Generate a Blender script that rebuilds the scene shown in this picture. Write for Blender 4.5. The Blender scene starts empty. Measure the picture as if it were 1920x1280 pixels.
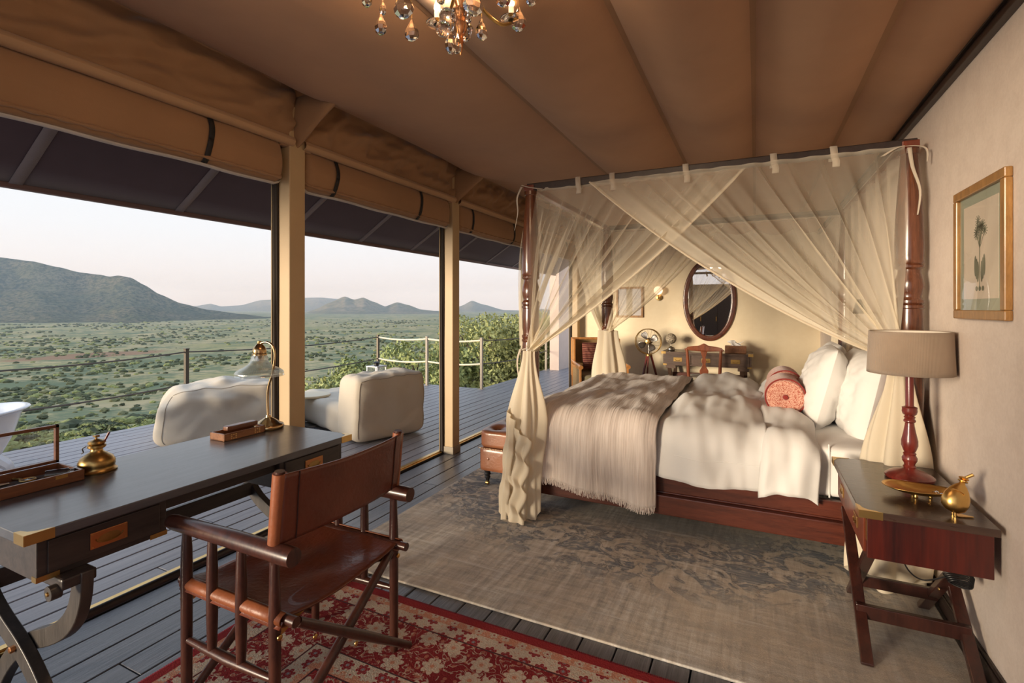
import bpy, bmesh, math, random
from mathutils import Vector as V, Matrix as MX, noise
random.seed(7)
R = math.radians
sc = bpy.context.scene
C = sc.collection
PI = math.pi

# ------------------------------------------------------------ camera, sky, sun, exposure
cd = bpy.data.cameras.new('camera'); cam = bpy.data.objects.new('camera', cd); C.objects.link(cam)
cam.location = (0, 0, 1.4); cam.rotation_euler = (R(90), 0, R(25.92))
cd.sensor_width = 36; cd.lens = 940 / 1920 * 36; cd.shift_y = -63 / 1920; cd.clip_start = .02; cd.clip_end = 40000
sc.camera = cam
sc.view_settings.view_transform = 'Standard'; sc.view_settings.look = 'None'
sc.view_settings.exposure = 0.75; sc.view_settings.gamma = 1; sc.view_settings.use_curve_mapping = False
sc.cycles.max_bounces = 9; sc.cycles.diffuse_bounces = 5; sc.cycles.glossy_bounces = 4
sc.cycles.transmission_bounces = 8; sc.cycles.transparent_max_bounces = 18
sc.cycles.caustics_reflective = False; sc.cycles.caustics_refractive = False
sc.cycles.sample_clamp_indirect = 4

w = bpy.data.worlds.new('sky'); sc.world = w; w.use_nodes = True
wn = w.node_tree; wn.nodes.clear()
tc = wn.nodes.new('ShaderNodeTexCoord'); sx = wn.nodes.new('ShaderNodeSeparateXYZ')
rp = wn.nodes.new('ShaderNodeValToRGB'); bg = wn.nodes.new('ShaderNodeBackground'); wo = wn.nodes.new('ShaderNodeOutputWorld')
wn.links.new(tc.outputs['Generated'], sx.inputs[0]); wn.links.new(sx.outputs[2], rp.inputs[0])
wn.links.new(rp.outputs[0], bg.inputs[0]); wn.links.new(bg.outputs[0], wo.inputs[0])
els = rp.color_ramp.elements
els[0].position = 0.0; els[0].color = (.74, .68, .66, 1)
els[1].position = 1.0; els[1].color = (.46, .60, .84, 1)
for p, c in ((.06, (.72, .68, .675)), (.13, (.69, .70, .725)), (.24, (.64, .69, .74))):
    e = els.new(p); e.color = (*c, 1)
bg.inputs[1].default_value = .84

CH_W = 2.7          # watts of each chandelier bulb
SUN_TO = V((-.50, -.86, .085)).normalized()
sl = bpy.data.lights.new('sun', 'SUN'); so = bpy.data.objects.new('sun', sl); C.objects.link(so)
sl.energy = 3.1; sl.angle = R(15); sl.color = (1.0, .82, .60)
so.rotation_euler = SUN_TO.to_track_quat('Z', 'Y').to_euler()

# ------------------------------------------------------------ mesh helpers
WM = {}
class MB:
    def __init__(s): s.v = []; s.f = []; s.a = None
    def add(s, vs, fs, m=None):
        b = len(s.v)
        s.v += [(m @ V(p) if m else V(p)) for p in vs]
        s.f += [tuple(i + b for i in f) for f in fs]; return s
    def box(s, c, d, m=None):
        x, y, z = d[0]/2, d[1]/2, d[2]/2
        vs = [V(c) + (m.to_3x3() @ V(p) if m else V(p)) for p in ((-x,-y,-z),(x,-y,-z),(x,y,-z),(-x,y,-z),(-x,-y,z),(x,-y,z),(x,y,z),(-x,y,z))]
        return s.add(vs, [(0,3,2,1),(4,5,6,7),(0,1,5,4),(1,2,6,5),(2,3,7,6),(3,0,4,7)])
    def b2(s, x0, x1, y0, y1, z0, z1): return s.box(((x0+x1)/2,(y0+y1)/2,(z0+z1)/2),(abs(x1-x0),abs(y1-y0),abs(z1-z0)))
    def bar(s, p0, p1, w, h, up=(0,0,1)):
        p0 = V(p0); p1 = V(p1); d = (p1-p0).normalized(); sd = d.cross(V(up)).normalized(); u = sd.cross(d)
        q = []
        for p in (p0, p1):
            for a, b in ((-1,-1),(1,-1),(1,1),(-1,1)): q.append(p + sd*a*w/2 + u*b*h/2)
        return s.add(q, [(0,1,2,3),(7,6,5,4),(0,4,5,1),(1,5,6,2),(2,6,7,3),(3,7,4,0)])
    def tube(s, pts, r, n=8, caps=True, fl=None):
        pts = [V(p) for p in pts]; k = len(pts); rs = r if isinstance(r, (list, tuple)) else [r]*k
        vs = []; up = None
        for i, p in enumerate(pts):
            d = (pts[min(i+1,k-1)] - pts[max(i-1,0)]).normalized()
            if up is None: up = V((0,0,1)) if abs(d.z) < .9 else V((1,0,0))
            sd = d.cross(up).normalized(); up = sd.cross(d).normalized()
            for j in range(n):
                t = 2*PI*j/n; vs.append(p + (sd*math.cos(t) + up*math.sin(t)*(fl or 1))*rs[i])
        fs = [(i*n+j, i*n+(j+1)%n, (i+1)*n+(j+1)%n, (i+1)*n+j) for i in range(k-1) for j in range(n)]
        if caps: fs += [tuple(range(n))[::-1], tuple(range((k-1)*n, k*n))]
        return s.add(vs, fs)
    def cyl(s, p0, p1, r0, r1=None, n=14): return s.tube([p0, p1], [r0, r0 if r1 is None else r1], n)
    def lathe(s, prof, c=(0,0,0), n=24, m=None, sq=None):
        vs = []; fs = []; k = len(prof)
        for r, z in prof:
            for j in range(n):
                t = 2*PI*j/n; p = V((r*math.cos(t), r*math.sin(t)*(sq or 1), z)); vs.append(V(c) + (m.to_3x3() @ p if m else p))
        fs = [(i*n+j, i*n+(j+1)%n, (i+1)*n+(j+1)%n, (i+1)*n+j) for i in range(k-1) for j in range(n)]
        if prof[0][0] > 1e-5: fs.append(tuple(range(n))[::-1])
        if prof[-1][0] > 1e-5: fs.append(tuple(range((k-1)*n, k*n)))
        return s.add(vs, fs)
    def grid(s, fn, nu, nv, cu=False):
        vs = []; cols = []
        for i in range(nu + (0 if cu else 1)):
            for j in range(nv+1):
                r = fn(i/nu, j/nv)
                if len(r) > 3: cols.append(r[3])
                vs.append(V(r[:3]))
        m = nv+1; k = nu if cu else nu+1
        fs = [(i*m+j, ((i+1)%k)*m+j, ((i+1)%k)*m+j+1, i*m+j+1) for i in range(nu) for j in range(nv)]
        if cols: s.a = (s.a or []) + cols
        return s.add(vs, fs)
    def prism(s, poly, fn, a, b):
        n = len(poly); vs = [fn(p[0], p[1], a) for p in poly] + [fn(p[0], p[1], b) for p in poly]
        return s.add(vs, [tuple(range(n))[::-1], tuple(range(n, 2*n))] + [(i, (i+1)%n, n+(i+1)%n, n+i) for i in range(n)])
    def rbox(s, c, d, e=5, n=10, disp=None, m=None):
        idx = {}; vs = []; fs = []
        def vert(p):
            k = tuple(round(x*n) for x in p)
            if k not in idx:
                q = V(p); L = (abs(q.x)**e + abs(q.y)**e + abs(q.z)**e)**(1/e); q = q / L
                q = V((q.x*d[0]/2, q.y*d[1]/2, q.z*d[2]/2))
                if disp: q = disp(q)
                idx[k] = len(vs); vs.append(V(c) + (m.to_3x3() @ q if m else q))
            return idx[k]
        for ax in range(3):
            for sg in (-1, 1):
                for i in range(n):
                    for j in range(n):
                        def pt(a, b):
                            p = [0,0,0]; p[ax] = sg; p[(ax+1)%3] = 2*a/n-1; p[(ax+2)%3] = 2*b/n-1; return p
                        q = [vert(pt(i,j)), vert(pt(i+1,j)), vert(pt(i+1,j+1)), vert(pt(i,j+1))]
                        fs.append(tuple(q if sg > 0 else q[::-1]))
        return s.add(vs, fs)
    def build(s, name, mat, parent=None, smooth=True, bevel=0, solid=0, sub=0, local=False, origin=True, ang=40, bseg=2):
        loc = V((0,0,0)); vs = s.v
        if parent is not None and not local:
            inv = WM[parent.name].inverted(); vs = [inv @ p for p in vs]
        elif parent is None and origin and vs:
            xs = [p.x for p in vs]; ys = [p.y for p in vs]
            loc = V(((min(xs)+max(xs))/2, (min(ys)+max(ys))/2, min(p.z for p in vs))); vs = [p-loc for p in vs]
        me = bpy.data.meshes.new(name); me.from_pydata([tuple(p) for p in vs], [], s.f); me.update()
        if s.a:
            at = me.attributes.new('dens', 'FLOAT', 'POINT')
            for i, x in enumerate(s.a): at.data[i].value = x
        if smooth:
            me.shade_smooth(); me.set_sharp_from_angle(angle=R(ang))
        for mm in (mat if isinstance(mat, (list, tuple)) else [mat]): me.materials.append(mm)
        o = bpy.data.objects.new(name, me); C.objects.link(o); o.location = loc
        if parent is not None: o.parent = parent; WM[o.name] = WM[parent.name]
        else: WM[o.name] = MX.Translation(loc)
        if bevel:
            b = o.modifiers.new('bevel', 'BEVEL'); b.width = bevel; b.segments = bseg; b.limit_method = 'ANGLE'; b.angle_limit = R(35); b.harden_normals = False
        if solid:
            b = o.modifiers.new('solid', 'SOLIDIFY'); b.thickness = solid; b.offset = 0
        if sub:
            b = o.modifiers.new('sub', 'SUBSURF'); b.levels = sub; b.render_levels = sub
        return o
def tag(o, label=None, cat=None, group=None, kind=None):
    if label: o['label'] = label
    if cat: o['category'] = cat
    if group: o['group'] = group
    if kind: o['kind'] = kind
    return o
def thing(name, label, cat, loc=(0,0,0), rz=0, group=None, kind=None):
    o = bpy.data.objects.new(name, None); C.objects.link(o); o.location = loc; o.rotation_euler = (0,0,rz)
    o.empty_display_size = .1
    WM[o.name] = MX.Translation(V(loc)) @ MX.Rotation(rz, 4, 'Z')
    return tag(o, label, cat, group, kind)
def dup(o, parent, loc=None):
    c = o.copy(); C.objects.link(c); c.parent = parent
    if loc is not None: c.location = loc
    return c
def struct(o): o['kind'] = 'structure'; return o
def nz(p, s=1.0): return noise.noise(V(p)*s)
def lerp(a, b, t): return a + (b-a)*t
def sm(t): t = max(0, min(1, t)); return t*t*(3-2*t)
def bez(a, b, c, t): return a*(1-t)**2 + b*2*t*(1-t) + c*t*t
def spline(pts, n):
    P = [V(p) for p in pts]; out = []
    for i in range(len(P)-1):
        p0 = P[max(i-1,0)]; p1 = P[i]; p2 = P[i+1]; p3 = P[min(i+2,len(P)-1)]
        for k in range(n):
            t = k/n
            out.append(.5*((2*p1) + (p2-p0)*t + (2*p0-5*p1+4*p2-p3)*t*t + (3*p1-p0-3*p2+p3)*t**3))
    return out + [P[-1]]
def px(u, v, d):            # a point at a given distance along the view axis
    a = (u-960)/940; b = (577-v)/940; th = R(25.92); s, c = math.sin(th), math.cos(th)
    return V((d*(-s + c*a), d*(c + s*a), 1.4 + d*b))

# ------------------------------------------------------------ materials
def newmat(name):
    m = bpy.data.materials.new(name); m.use_nodes = True; nt = m.node_tree
    return m, nt, nt.nodes['Principled BSDF']
def nd(nt, t, ins=None, **kw):
    n = nt.nodes.new('ShaderNode' + t)
    for k, x in kw.items(): setattr(n, k, x)
    for k, x in (ins or {}).items():
        if hasattr(x, 'is_linked') or isinstance(x, bpy.types.NodeSocket): nt.links.new(x, n.inputs[k])
        else: n.inputs[k].default_value = x
    return n
def mth(nt, op, a, b=0.0, c=0.0): return nd(nt, 'Math', {0: a, 1: b, 2: c}, operation=op).outputs[0]
def ramp(nt, f, stops, mode='LINEAR'):
    n = nd(nt, 'ValToRGB', {0: f}); e = n.color_ramp.elements; n.color_ramp.interpolation = mode
    while len(e) < len(stops): e.new(.5)
    for x, (p, c) in zip(e, stops): x.position = p; x.color = (*c, 1) if len(c) == 3 else c
    return n.outputs[0]
def mixc(nt, f, a, b, bt='MIX'):
    n = nd(nt, 'Mix', data_type='RGBA', blend_type=bt)
    for k, x in ((0, f), (6, a), (7, b)):
        if isinstance(x, bpy.types.NodeSocket): nt.links.new(x, n.inputs[k])
        else: n.inputs[k].default_value = x if k == 0 else (*x, 1)
    return n.outputs[2]
def bump(nt, bs, h, st=.3, dist=.01):
    b = nd(nt, 'Bump', {'Height': h, 'Strength': st, 'Distance': dist}); nt.links.new(b.outputs[0], bs.inputs['Normal'])
def coords(nt, scale=(1,1,1), rot=(0,0,0), rnd=False, which='Object'):
    t = nd(nt, 'TexCoord').outputs[which]
    if rnd:
        r = nd(nt, 'ObjectInfo').outputs['Random']
        off = nd(nt, 'CombineXYZ', {0: mth(nt,'MULTIPLY',r,37.), 1: mth(nt,'MULTIPLY',r,91.), 2: mth(nt,'MULTIPLY',r,53.)}).outputs[0]
        t = nd(nt, 'VectorMath', {0: t, 1: off}, operation='ADD').outputs[0]
    return nd(nt, 'Mapping', {0: t, 'Rotation': rot, 'Scale': scale}).outputs[0]
def nzt(nt, vec, scale=5, det=4, rough=.55, out='Fac'): return nd(nt, 'TexNoise', {'Vector': vec, 'Scale': scale, 'Detail': det, 'Roughness': rough}).outputs[out]
def plain(name, c, rough=.5, metal=0, var=0, vs=6, bmp=0, bs_=40, coat=0, spec=.5, trans=0):
    m, nt, b = newmat(name); b.inputs['Base Color'].default_value = (*c, 1); b.inputs['Roughness'].default_value = rough
    b.inputs['Metallic'].default_value = metal; b.inputs['Coat Weight'].default_value = coat; b.inputs['Specular IOR Level'].default_value = spec
    v = coords(nt)
    if var:
        f = nzt(nt, v, vs, 5); nt.links.new(ramp(nt, f, [(.3, tuple(x*(1-var) for x in c)), (.7, tuple(min(1, x*(1+var)) for x in c))]), b.inputs['Base Color'])
    if bmp: bump(nt, b, nzt(nt, v, bs_, 4), bmp, .01)
    return m
def wood(name, c1, c2, sc_=(1,1,1), rough=.35, coat=0, scale=6, bmp=.15, rnd=False, spec=.5):
    m, nt, b = newmat(name); v = coords(nt, sc_, rnd=rnd)
    f = nzt(nt, v, scale, 6, .65); g = nzt(nt, v, scale*5, 3, .6)
    h = mth(nt, 'ADD', mth(nt, 'MULTIPLY', f, .7), mth(nt, 'MULTIPLY', g, .3))
    nt.links.new(ramp(nt, h, [(.34, c1), (.62, c2)]), b.inputs['Base Color'])
    nt.links.new(ramp(nt, g, [(0, (rough*.8,)*3), (1, (min(1, rough*1.3),)*3)]), b.inputs['Roughness'])
    b.inputs['Coat Weight'].default_value = coat; b.inputs['Coat Roughness'].default_value = .15; b.inputs['Specular IOR Level'].default_value = spec
    if bmp: bump(nt, b, h, bmp, .004)
    return m
def fabric(name, c, rough=.9, var=.08, weave=600, wb=.25, wrk=0, ws=4, sheen=.2, trans=0):
    m, nt, b = newmat(name); v = coords(nt)
    f = nzt(nt, v, 3, 5); b.inputs['Roughness'].default_value = rough; b.inputs['Sheen Weight'].default_value = sheen
    b.inputs['Specular IOR Level'].default_value = .2
    w1 = nd(nt, 'TexWave', {'Vector': v, 'Scale': weave/3, 'Distortion': .6, 'Detail': 1}, wave_type='BANDS', bands_direction='X').outputs['Fac']
    w2 = nd(nt, 'TexWave', {'Vector': v, 'Scale': weave/3, 'Distortion': .6, 'Detail': 1}, wave_type='BANDS', bands_direction='Z').outputs['Fac']
    h = mth(nt, 'ADD', w1, w2)
    if wrk: h = mth(nt, 'ADD', mth(nt, 'MULTIPLY', h, .12), mth(nt, 'MULTIPLY', nzt(nt, v, ws, 4, .6), wrk))
    nt.links.new(ramp(nt, f, [(.3, tuple(x*(1-var) for x in c)), (.7, tuple(min(1, x*(1+var)) for x in c))]), b.inputs['Base Color'])
    bump(nt, b, h, wb, .006 if not wrk else .03)
    if trans:
        mx = nd(nt, 'MixShader', {0: trans}); tr = nd(nt, 'BsdfTranslucent', {'Color': (*c, 1)})
        nt.links.new(b.outputs[0], mx.inputs[1]); nt.links.new(tr.outputs[0], mx.inputs[2]); nt.links.new(mx.outputs[0], nt.nodes['Material Output'].inputs[0])
    return m
def glass(name, c=(1,1,1), rough=0, ior=1.45):
    m, nt, b = newmat(name); b.inputs['Base Color'].default_value = (*c, 1); b.inputs['Transmission Weight'].default_value = 1
    b.inputs['Roughness'].default_value = rough; b.inputs['IOR'].default_value = ior; return m
def pane(name, tint=(1,1,1), gl=.12, rough=.0):
    m, nt, b = newmat(name); nt.nodes.remove(b)
    t = nd(nt, 'BsdfTransparent', {0: (*tint, 1)}); g = nd(nt, 'BsdfGlossy', {0: (1,1,1,1), 'Roughness': rough}); x = nd(nt, 'MixShader', {0: gl})
    nt.links.new(t.outputs[0], x.inputs[1]); nt.links.new(g.outputs[0], x.inputs[2]); nt.links.new(x.outputs[0], nt.nodes['Material Output'].inputs[0]); return m
def emit(name, c, s):
    m, nt, b = newmat(name); b.inputs['Base Color'].default_value = (*c, 1); b.inputs['Emission Color'].default_value = (*c, 1); b.inputs['Emission Strength'].default_value = s; return m

BRASS = plain('brass', (.62, .40, .14), .28, 1, .12, 12)
OLDBRASS = plain('aged_brass', (.42, .27, .10), .33, 1, .3, 14, .1, 30)
COPPER = plain('copper', (.62, .28, .12), .3, 1)
STEEL = plain('steel', (.35, .34, .33), .35, 1)
BLACK = plain('black', (.012, .011, .012), .5)
DARKWOOD = wood('ebonised_wood', (.022, .017, .016), (.05, .037, .033), (9, 1, 9), .42, .1, 3, .08)
MAHOG = wood('mahogany', (.075, .014, .008), (.21, .045, .018), (8, 8, 1.2), .3, .4, 3, .06)
MAHOGX = wood('mahogany_rail', (.04, .009, .006), (.105, .024, .012), (1, 9, 9), .32, .35, 3, .06)
# ------------------------------------------------------------ shell: floor, deck, walls, canvas ceiling
FLOORW = wood('floor_boards', (.042, .044, .054), (.145, .145, .165), (22, .8, 22), .32, .1, 3, .8, True, .8)  # blue-grey tint paints the sky's sheen into the boards
DECKW = wood('deck_boards', (.17, .17, .195), (.29, .285, .315), (12, .7, 12), .36, 0, 3, .3, True)  # cool tint puts bluish sky reflection into the deck colour
WX = .79; BY = 7.95; Y0 = -3.2; YC = -1.1
fl = struct(MB().b2(-2.69, WX+.1, Y0, BY+.1, -.12, -.03).build('floor', BLACK, smooth=False))
def planks(parent, xs, w, segs, mat, z0, z1):
    proto = {}
    for i, x in enumerate(xs):
        for (a, b) in segs(i, x):
            L = round(b-a, 3)
            if L not in proto:
                proto[L] = MB().box((0,0,0), (w, L, z1-z0)).build('plank', mat, smooth=False, bevel=.004, origin=False); o = proto[L]
            else: o = dup(proto[L], None)
            o.parent = parent; o.location = V((x, (a+b)/2, (z0+z1)/2 + random.uniform(-.0012, .0012))) - WM[parent.name].translation
FX = [-2.69 + .0725 + i*.145 for i in range(24)]
OFF = [.3, 1.55, .9, 2.1, .0, 1.2]
def fseg(i, x):
    c = [Y0] + [y for y in (OFF[i%6]-1.0, OFF[i%6]+2.4, OFF[i%6]+5.4) if Y0 < y < BY] + [BY]
    return [(c[k]+.002, c[k+1]-.002) for k in range(len(c)-1)]
planks(fl, FX, .139, fseg, FLOORW, -.03, 0)
DX = [-2.775 - .07 - i*.1405 for i in range(27)]
dk = struct(MB().b2(-6.58, -2.76, -1.5, 7.62, -.3, -.09).b2(-4.32, -2.76, 7.62, 13, -.3, -.09).build('deck', plain('deck_joists', (.02,.017,.016), .8), smooth=False))
tag(dk, 'weathered dark timber deck of narrow boards outside the tent')
def dseg(i, x):
    m = 1.6 + (i*7 % 5)*.5
    return [(-1.5, m), (m+.004, 7.62)] if x < -4.32 else [(-1.5, m), (m+.004, 7.62), (7.624, 13)]
planks(dk, DX, .130, dseg, DECKW, -.035, -.004)
tr = MB().b2(-2.765, -2.700, Y0, BY, -.02, .012).build('trim_1', BLACK, smooth=False); struct(tr)
MB().b2(-2.762, -2.722, Y0, BY, .012, .028).build('brass_rail', BRASS, tr, bevel=.004)
MB().b2(-2.725, -2.706, Y0, BY, .012, .02).build('brass_rail', BRASS, tr, bevel=.004)

def wallmat(name, c, dk_, ps=14):
    m, nt, b = newmat(name); v = coords(nt); n1 = nzt(nt, v, ps, 6, .65); n2 = nzt(nt, v, ps*6, 3, .6)
    h = mth(nt, 'ADD', mth(nt, 'MULTIPLY', n1, .6), mth(nt, 'MULTIPLY', n2, .4))
    nt.links.new(ramp(nt, h, [(.38, dk_), (.6, c)]), b.inputs['Base Color']); b.inputs['Roughness'].default_value = .75; b.inputs['Specular IOR Level'].default_value = .3
    bump(nt, b, h, .15, .01); return m
WALLR = wallmat('embossed_wallpaper', (.80, .70, .62), (.72, .62, .545), 11)
WALLB = wallmat('cream_plaster', (.85, .74, .54), (.81, .69, .49), 2)
wr = struct(MB().b2(WX, WX+.12, YC, BY+.1, 0, 2.75).build('wall_right', WALLR, smooth=False))
wb = struct(MB().b2(-2.62, WX, BY, BY+.12, 0, 2.8).build('wall_back', WALLB, smooth=False))
DKTRIM = wood('dark_trim', (.018, .011, .01), (.04, .024, .02), (9, 1, 9), .4, .1, 3, .05)
struct(MB().b2(WX-.018, WX, Y0, BY, 0, .075).b2(WX-.012, WX, Y0, BY, .075, .09).build('baseboard_right', DKTRIM, smooth=False, bevel=.003))
struct(MB().b2(-2.6, WX-.02, BY-.018, BY, 0, .09).build('baseboard_back', DKTRIM, smooth=False, bevel=.003))
struct(MB().b2(WX-.03, WX, Y0, BY, 2.40, 2.425).b2(WX-.02, WX, Y0, BY, 2.425, 2.445).b2(WX-.035, WX, Y0, BY, 2.445, 2.475).build('trim_2', DKTRIM, smooth=False, bevel=.003))

def canvasmat(name, c, var=.1):
    m, nt, b = newmat(name); v = coords(nt)
    f = nzt(nt, v, 1.2, 5, .6); nt.links.new(ramp(nt, f, [(.3, tuple(x*(1-var) for x in c)), (.7, tuple(x*(1+var) for x in c))]), b.inputs['Base Color'])
    b.inputs['Roughness'].default_value = .85; b.inputs['Specular IOR Level'].default_value = .15; b.inputs['Sheen Weight'].default_value = .15
    h = mth(nt, 'ADD', mth(nt, 'MULTIPLY', nzt(nt, v, 2.2, 3, .5), 1.0), mth(nt, 'MULTIPLY', nzt(nt, v, 260, 2), .035))
    bump(nt, b, h, .35, .04); return m
CANVAS = canvasmat('tan_canvas', (.44, .25, .14))
CANVAS2 = canvasmat('brown_canvas', (.33, .19, .10))
YC = -1.1
SX = [-2.60, -1.247, -.513, -.009, .468, .80]
zr = lambda x: 2.545 - .091*x
ce = struct(MB().b2(-2.66, WX+.05, YC, BY, 2.96, 2.98).build('ceiling', CANVAS, smooth=False))
PY = [.331, 2.194, 4.057, 5.92, 7.783]
for i in range(5):
    x0, x1 = SX[i], SX[i+1]; W = x1-x0; sag = (.10, .14, .105, .095, .06)[i]
    def fn(a, b, x0=x0, x1=x1, sag=sag, W=W, i=i):
        x = lerp(x0, x1, a); y = lerp(YC, BY, b)
        z = zr(x) - sag*(4*a*(1-a))**.8 * (1 + .15*nz((x*.8, y*.5, i)))
        z += .012*nz((x*2.1, y*.9, 3+i)) * min(1, 8*a*(1-a))
        if i == 0:
            for q in PY:
                r = math.hypot(x+2.3, (y-q)*.8); z += -.05*math.exp(-(r/.22)**2)
        return (x, y, z)
    MB().grid(fn, 18, 110).build('canvas_panel', CANVAS, ce, ang=180)
    if i: MB().b2(x0-.014, x0+.014, YC, BY, zr(x0)-.012, zr(x0)-.002).build('seam_tape', CANVAS2, ce, smooth=False)

# ------------------------------------------------------------ tent posts, valances, rolled blinds, awning
POSTM = plain('painted_post', (.50, .36, .20), .5, 0, .06, 3, .05, 60)
FLAPM = fabric('dark_flap', (.045, .036, .03), .9, .15)
PLAB = {1: 'square tan tent post behind the desk lamp at end of writing desk',
        2: 'square tan tent post standing on the deck edge left of bed bench',
        3: 'tan tent post hidden mostly behind carved bedpost at foot of bed',
        4: 'far tan tent post with gathered canvas beside the cane armchair'}
HEMM = canvasmat('hem_canvas', (.44, .28, .16))
for k in (1, 2, 3, 4):
    y = PY[k]; t = thing('tent_post', PLAB[k], 'tent post', (-2.65, y+.06, 0))
    MB().b2(-2.70, -2.60, y, y+.12, 0, 2.66).build('shaft', POSTM, t, smooth=False, bevel=.006)
    MB().b2(-2.708, -2.592, y-.008, y+.128, 0, .07).build('base_shoe', plain('shoe', (.32,.27,.2), .5), t, smooth=False, bevel=.004)
    def flap(a, b, y=y):
        z = lerp(.02, 2.42, b); ph = a*2*PI; w = .022 + .05*sm((z-2.1)/.35)
        rr = 1 + .25*math.sin(5*ph + z*2)
        return (-2.715 + w*.8*rr*math.cos(ph), y + .0 + w*1.0*rr*math.sin(ph), z)
    MB().grid(flap, 18, 26, cu=True).build('rolled_flap', FLAPM, t, ang=180)
    MB().b2(-2.742, -2.736, y-.02, y+.0, .02, 2.2).build('zip_edge', plain('zip_edge', (.35,.26,.14), .6), t, smooth=False)
    MB().b2(-2.66, -2.605, y-.06, min(y+.18, BY-.01), 2.40, 2.80).build('post_cover', CANVAS2, t, smooth=False, bevel=.012)
    # fabric-covered gusset brace to the ceiling
    def gus(s, t_, y=y):
        # s: along bottom edge (post -> ceiling), t_: 0..1 around a pinched section
        p0 = V((-2.61, y+.06, 2.40)); p1 = V((-2.24, y+.06, 2.665)); b = p0.lerp(p1, s)
        ph = lerp(-PI*.5, PI*1.5, t_); h = lerp(.26, .07, s)
        wy = .034 + .008*math.sin(s*9)
        zz = math.sin(ph); up = (zz+1)/2
        return (b.x - .05*up*(1-s), b.y + math.cos(ph)*wy*(1-.55*up) , b.z + up*h*1.25)
    MB().grid(gus, 16, 20).build('canvas_brace', CANVAS2, t, ang=180)
    MB().lathe([(0, -.012), (.01, -.008), (.012, 0), (0, .004)], (-2.245, y+.06, 2.665), 10).build('rivet', OLDBRASS, t)

BLAB = ['long canvas blind rolled up above the writing desk', 'canvas blind rolled up between the two nearest tent posts',
        'canvas blind rolled up just left of carved bedpost', 'far canvas blind rolled up behind the mosquito net']
VLAB = ['wrinkled canvas valance above the writing desk', 'wrinkled canvas valance between the two nearest tent posts',
        'wrinkled canvas valance just left of carved bedpost', 'far canvas valance behind the mosquito net']
STRAP = plain('strap', (.012, .010, .010), .7)
PALEEDGE = fabric('pale_lining', (.52, .48, .44), .9, .1)
for k in range(4):
    ya = PY[k]+.12; yb = PY[k+1]
    if k == 0: ya = PY[0]-1.5
    t = thing('canvas_valance', VLAB[k], 'valance', (-2.62, (ya+yb)/2, 2.43))
    def val(a, b, ya=ya, yb=yb, k=k):
        y = lerp(ya-.02, yb+.02, a); z = lerp(2.80, 2.455, b)
        e = min(y-ya, yb-y); tens = math.exp(-max(e, 0)/.25)
        wv = .045*nz((y*1.9 + b*.9, b*1.5, 4+k)) + .048*nz((y*5+b*2.5, b*3, k+9)) + .024*nz((y*13+b*5, b*6, k)) + .022*tens*math.sin((y+b*.35)*26)
        return (-2.615 + .035*math.sin(b*PI) * .6 + wv*min(1, 5*b*(1-b)+.1), y, z)
    MB().grid(val, 130, 22).build('cloth', CANVAS2, t, ang=180)
    def hem(a, b, ya=ya, yb=yb, k=k):
        y = lerp(ya-.02, yb+.02, a); ph = b*2*PI
        return (-2.600 + .034*math.cos(ph), y, 2.436 + .030*math.sin(ph) + .004*nz((y*3, 0, k)))
    MB().grid(hem, 40, 10).build('hem_tube', HEMM, t, ang=180)
    t = thing('rolled_blind', BLAB[k], 'blind', (-2.66, (ya+yb)/2, 2.16))
    yy0 = ya+.02; yy1 = yb-.03
    def roll(a, b, ya=yy0, yb=yy1, k=k, g=0.0):
        y = lerp(ya, yb, a); ph = b*2*PI
        e = min(1, min(a, 1-a)*(yb-ya)/.06 + .55)
        rx = .082 + .012*nz((y*1.3, math.cos(ph), math.sin(ph)+k)); rz = .138 + .008*nz((y*.9, 5, k))
        for s_ in straps:
            q = math.exp(-((y-s_)/.06)**2); rx -= .010*q; rz -= .004*q
        zz = 2.302 + .012*nz((y*.8, 2, k))
        return (-2.672 + (rx+g)*e*math.copysign(abs(math.cos(ph))**.8, math.cos(ph)), y, zz + (rz+g)*(.6+.4*e)*math.sin(ph) - .01*math.cos(ph))
    straps = [s_ for s_ in (PY[k]+.39, PY[k]+1.36) if s_ > yy0]
    mb = MB().grid(roll, 90, 26)
    n = 27; mb.f.append(tuple(range(n-1))); mb.f.append(tuple(range(90*n, 90*n+n-1))[::-1])
    mb.build('roll', CANVAS2, t, ang=70)
    def lin(a, b, k=k):
        y = lerp(yy0, yy1, a); p = roll(a, .80 + .035*b, g=.006)
        return (p[0]-.0+.03*(1-b)-.02, y, p[2]-.004 - .022*b - .003*math.sin(y*11))
    MB().grid(lin, 60, 3).build('pale_lining_edge', PALEEDGE, t, solid=.004, ang=180)
    def hm2(a, b):
        p = V(roll(a, .87, g=.002)); y = lerp(yy0, yy1, a); ph = b*2*PI; rr = .010 + .003*math.sin(y*60)
        return (p.x + rr*math.cos(ph), y, p.z + rr*math.sin(ph))
    MB().grid(hm2, 160, 8).build('rolled_hem', CANVAS2, t, ang=180)
    for s_ in straps:
        def stp(a, b, s_=s_):
            aa = (s_ - yy0)/(yy1-yy0); p = roll(aa, a, g=.008); return (p[0], s_ + (b-.5)*.03 + .012*math.sin(a*2*PI), p[2])
        MB().grid(stp, 40, 1).build('strap', STRAP, t, solid=.003, ang=180)

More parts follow.
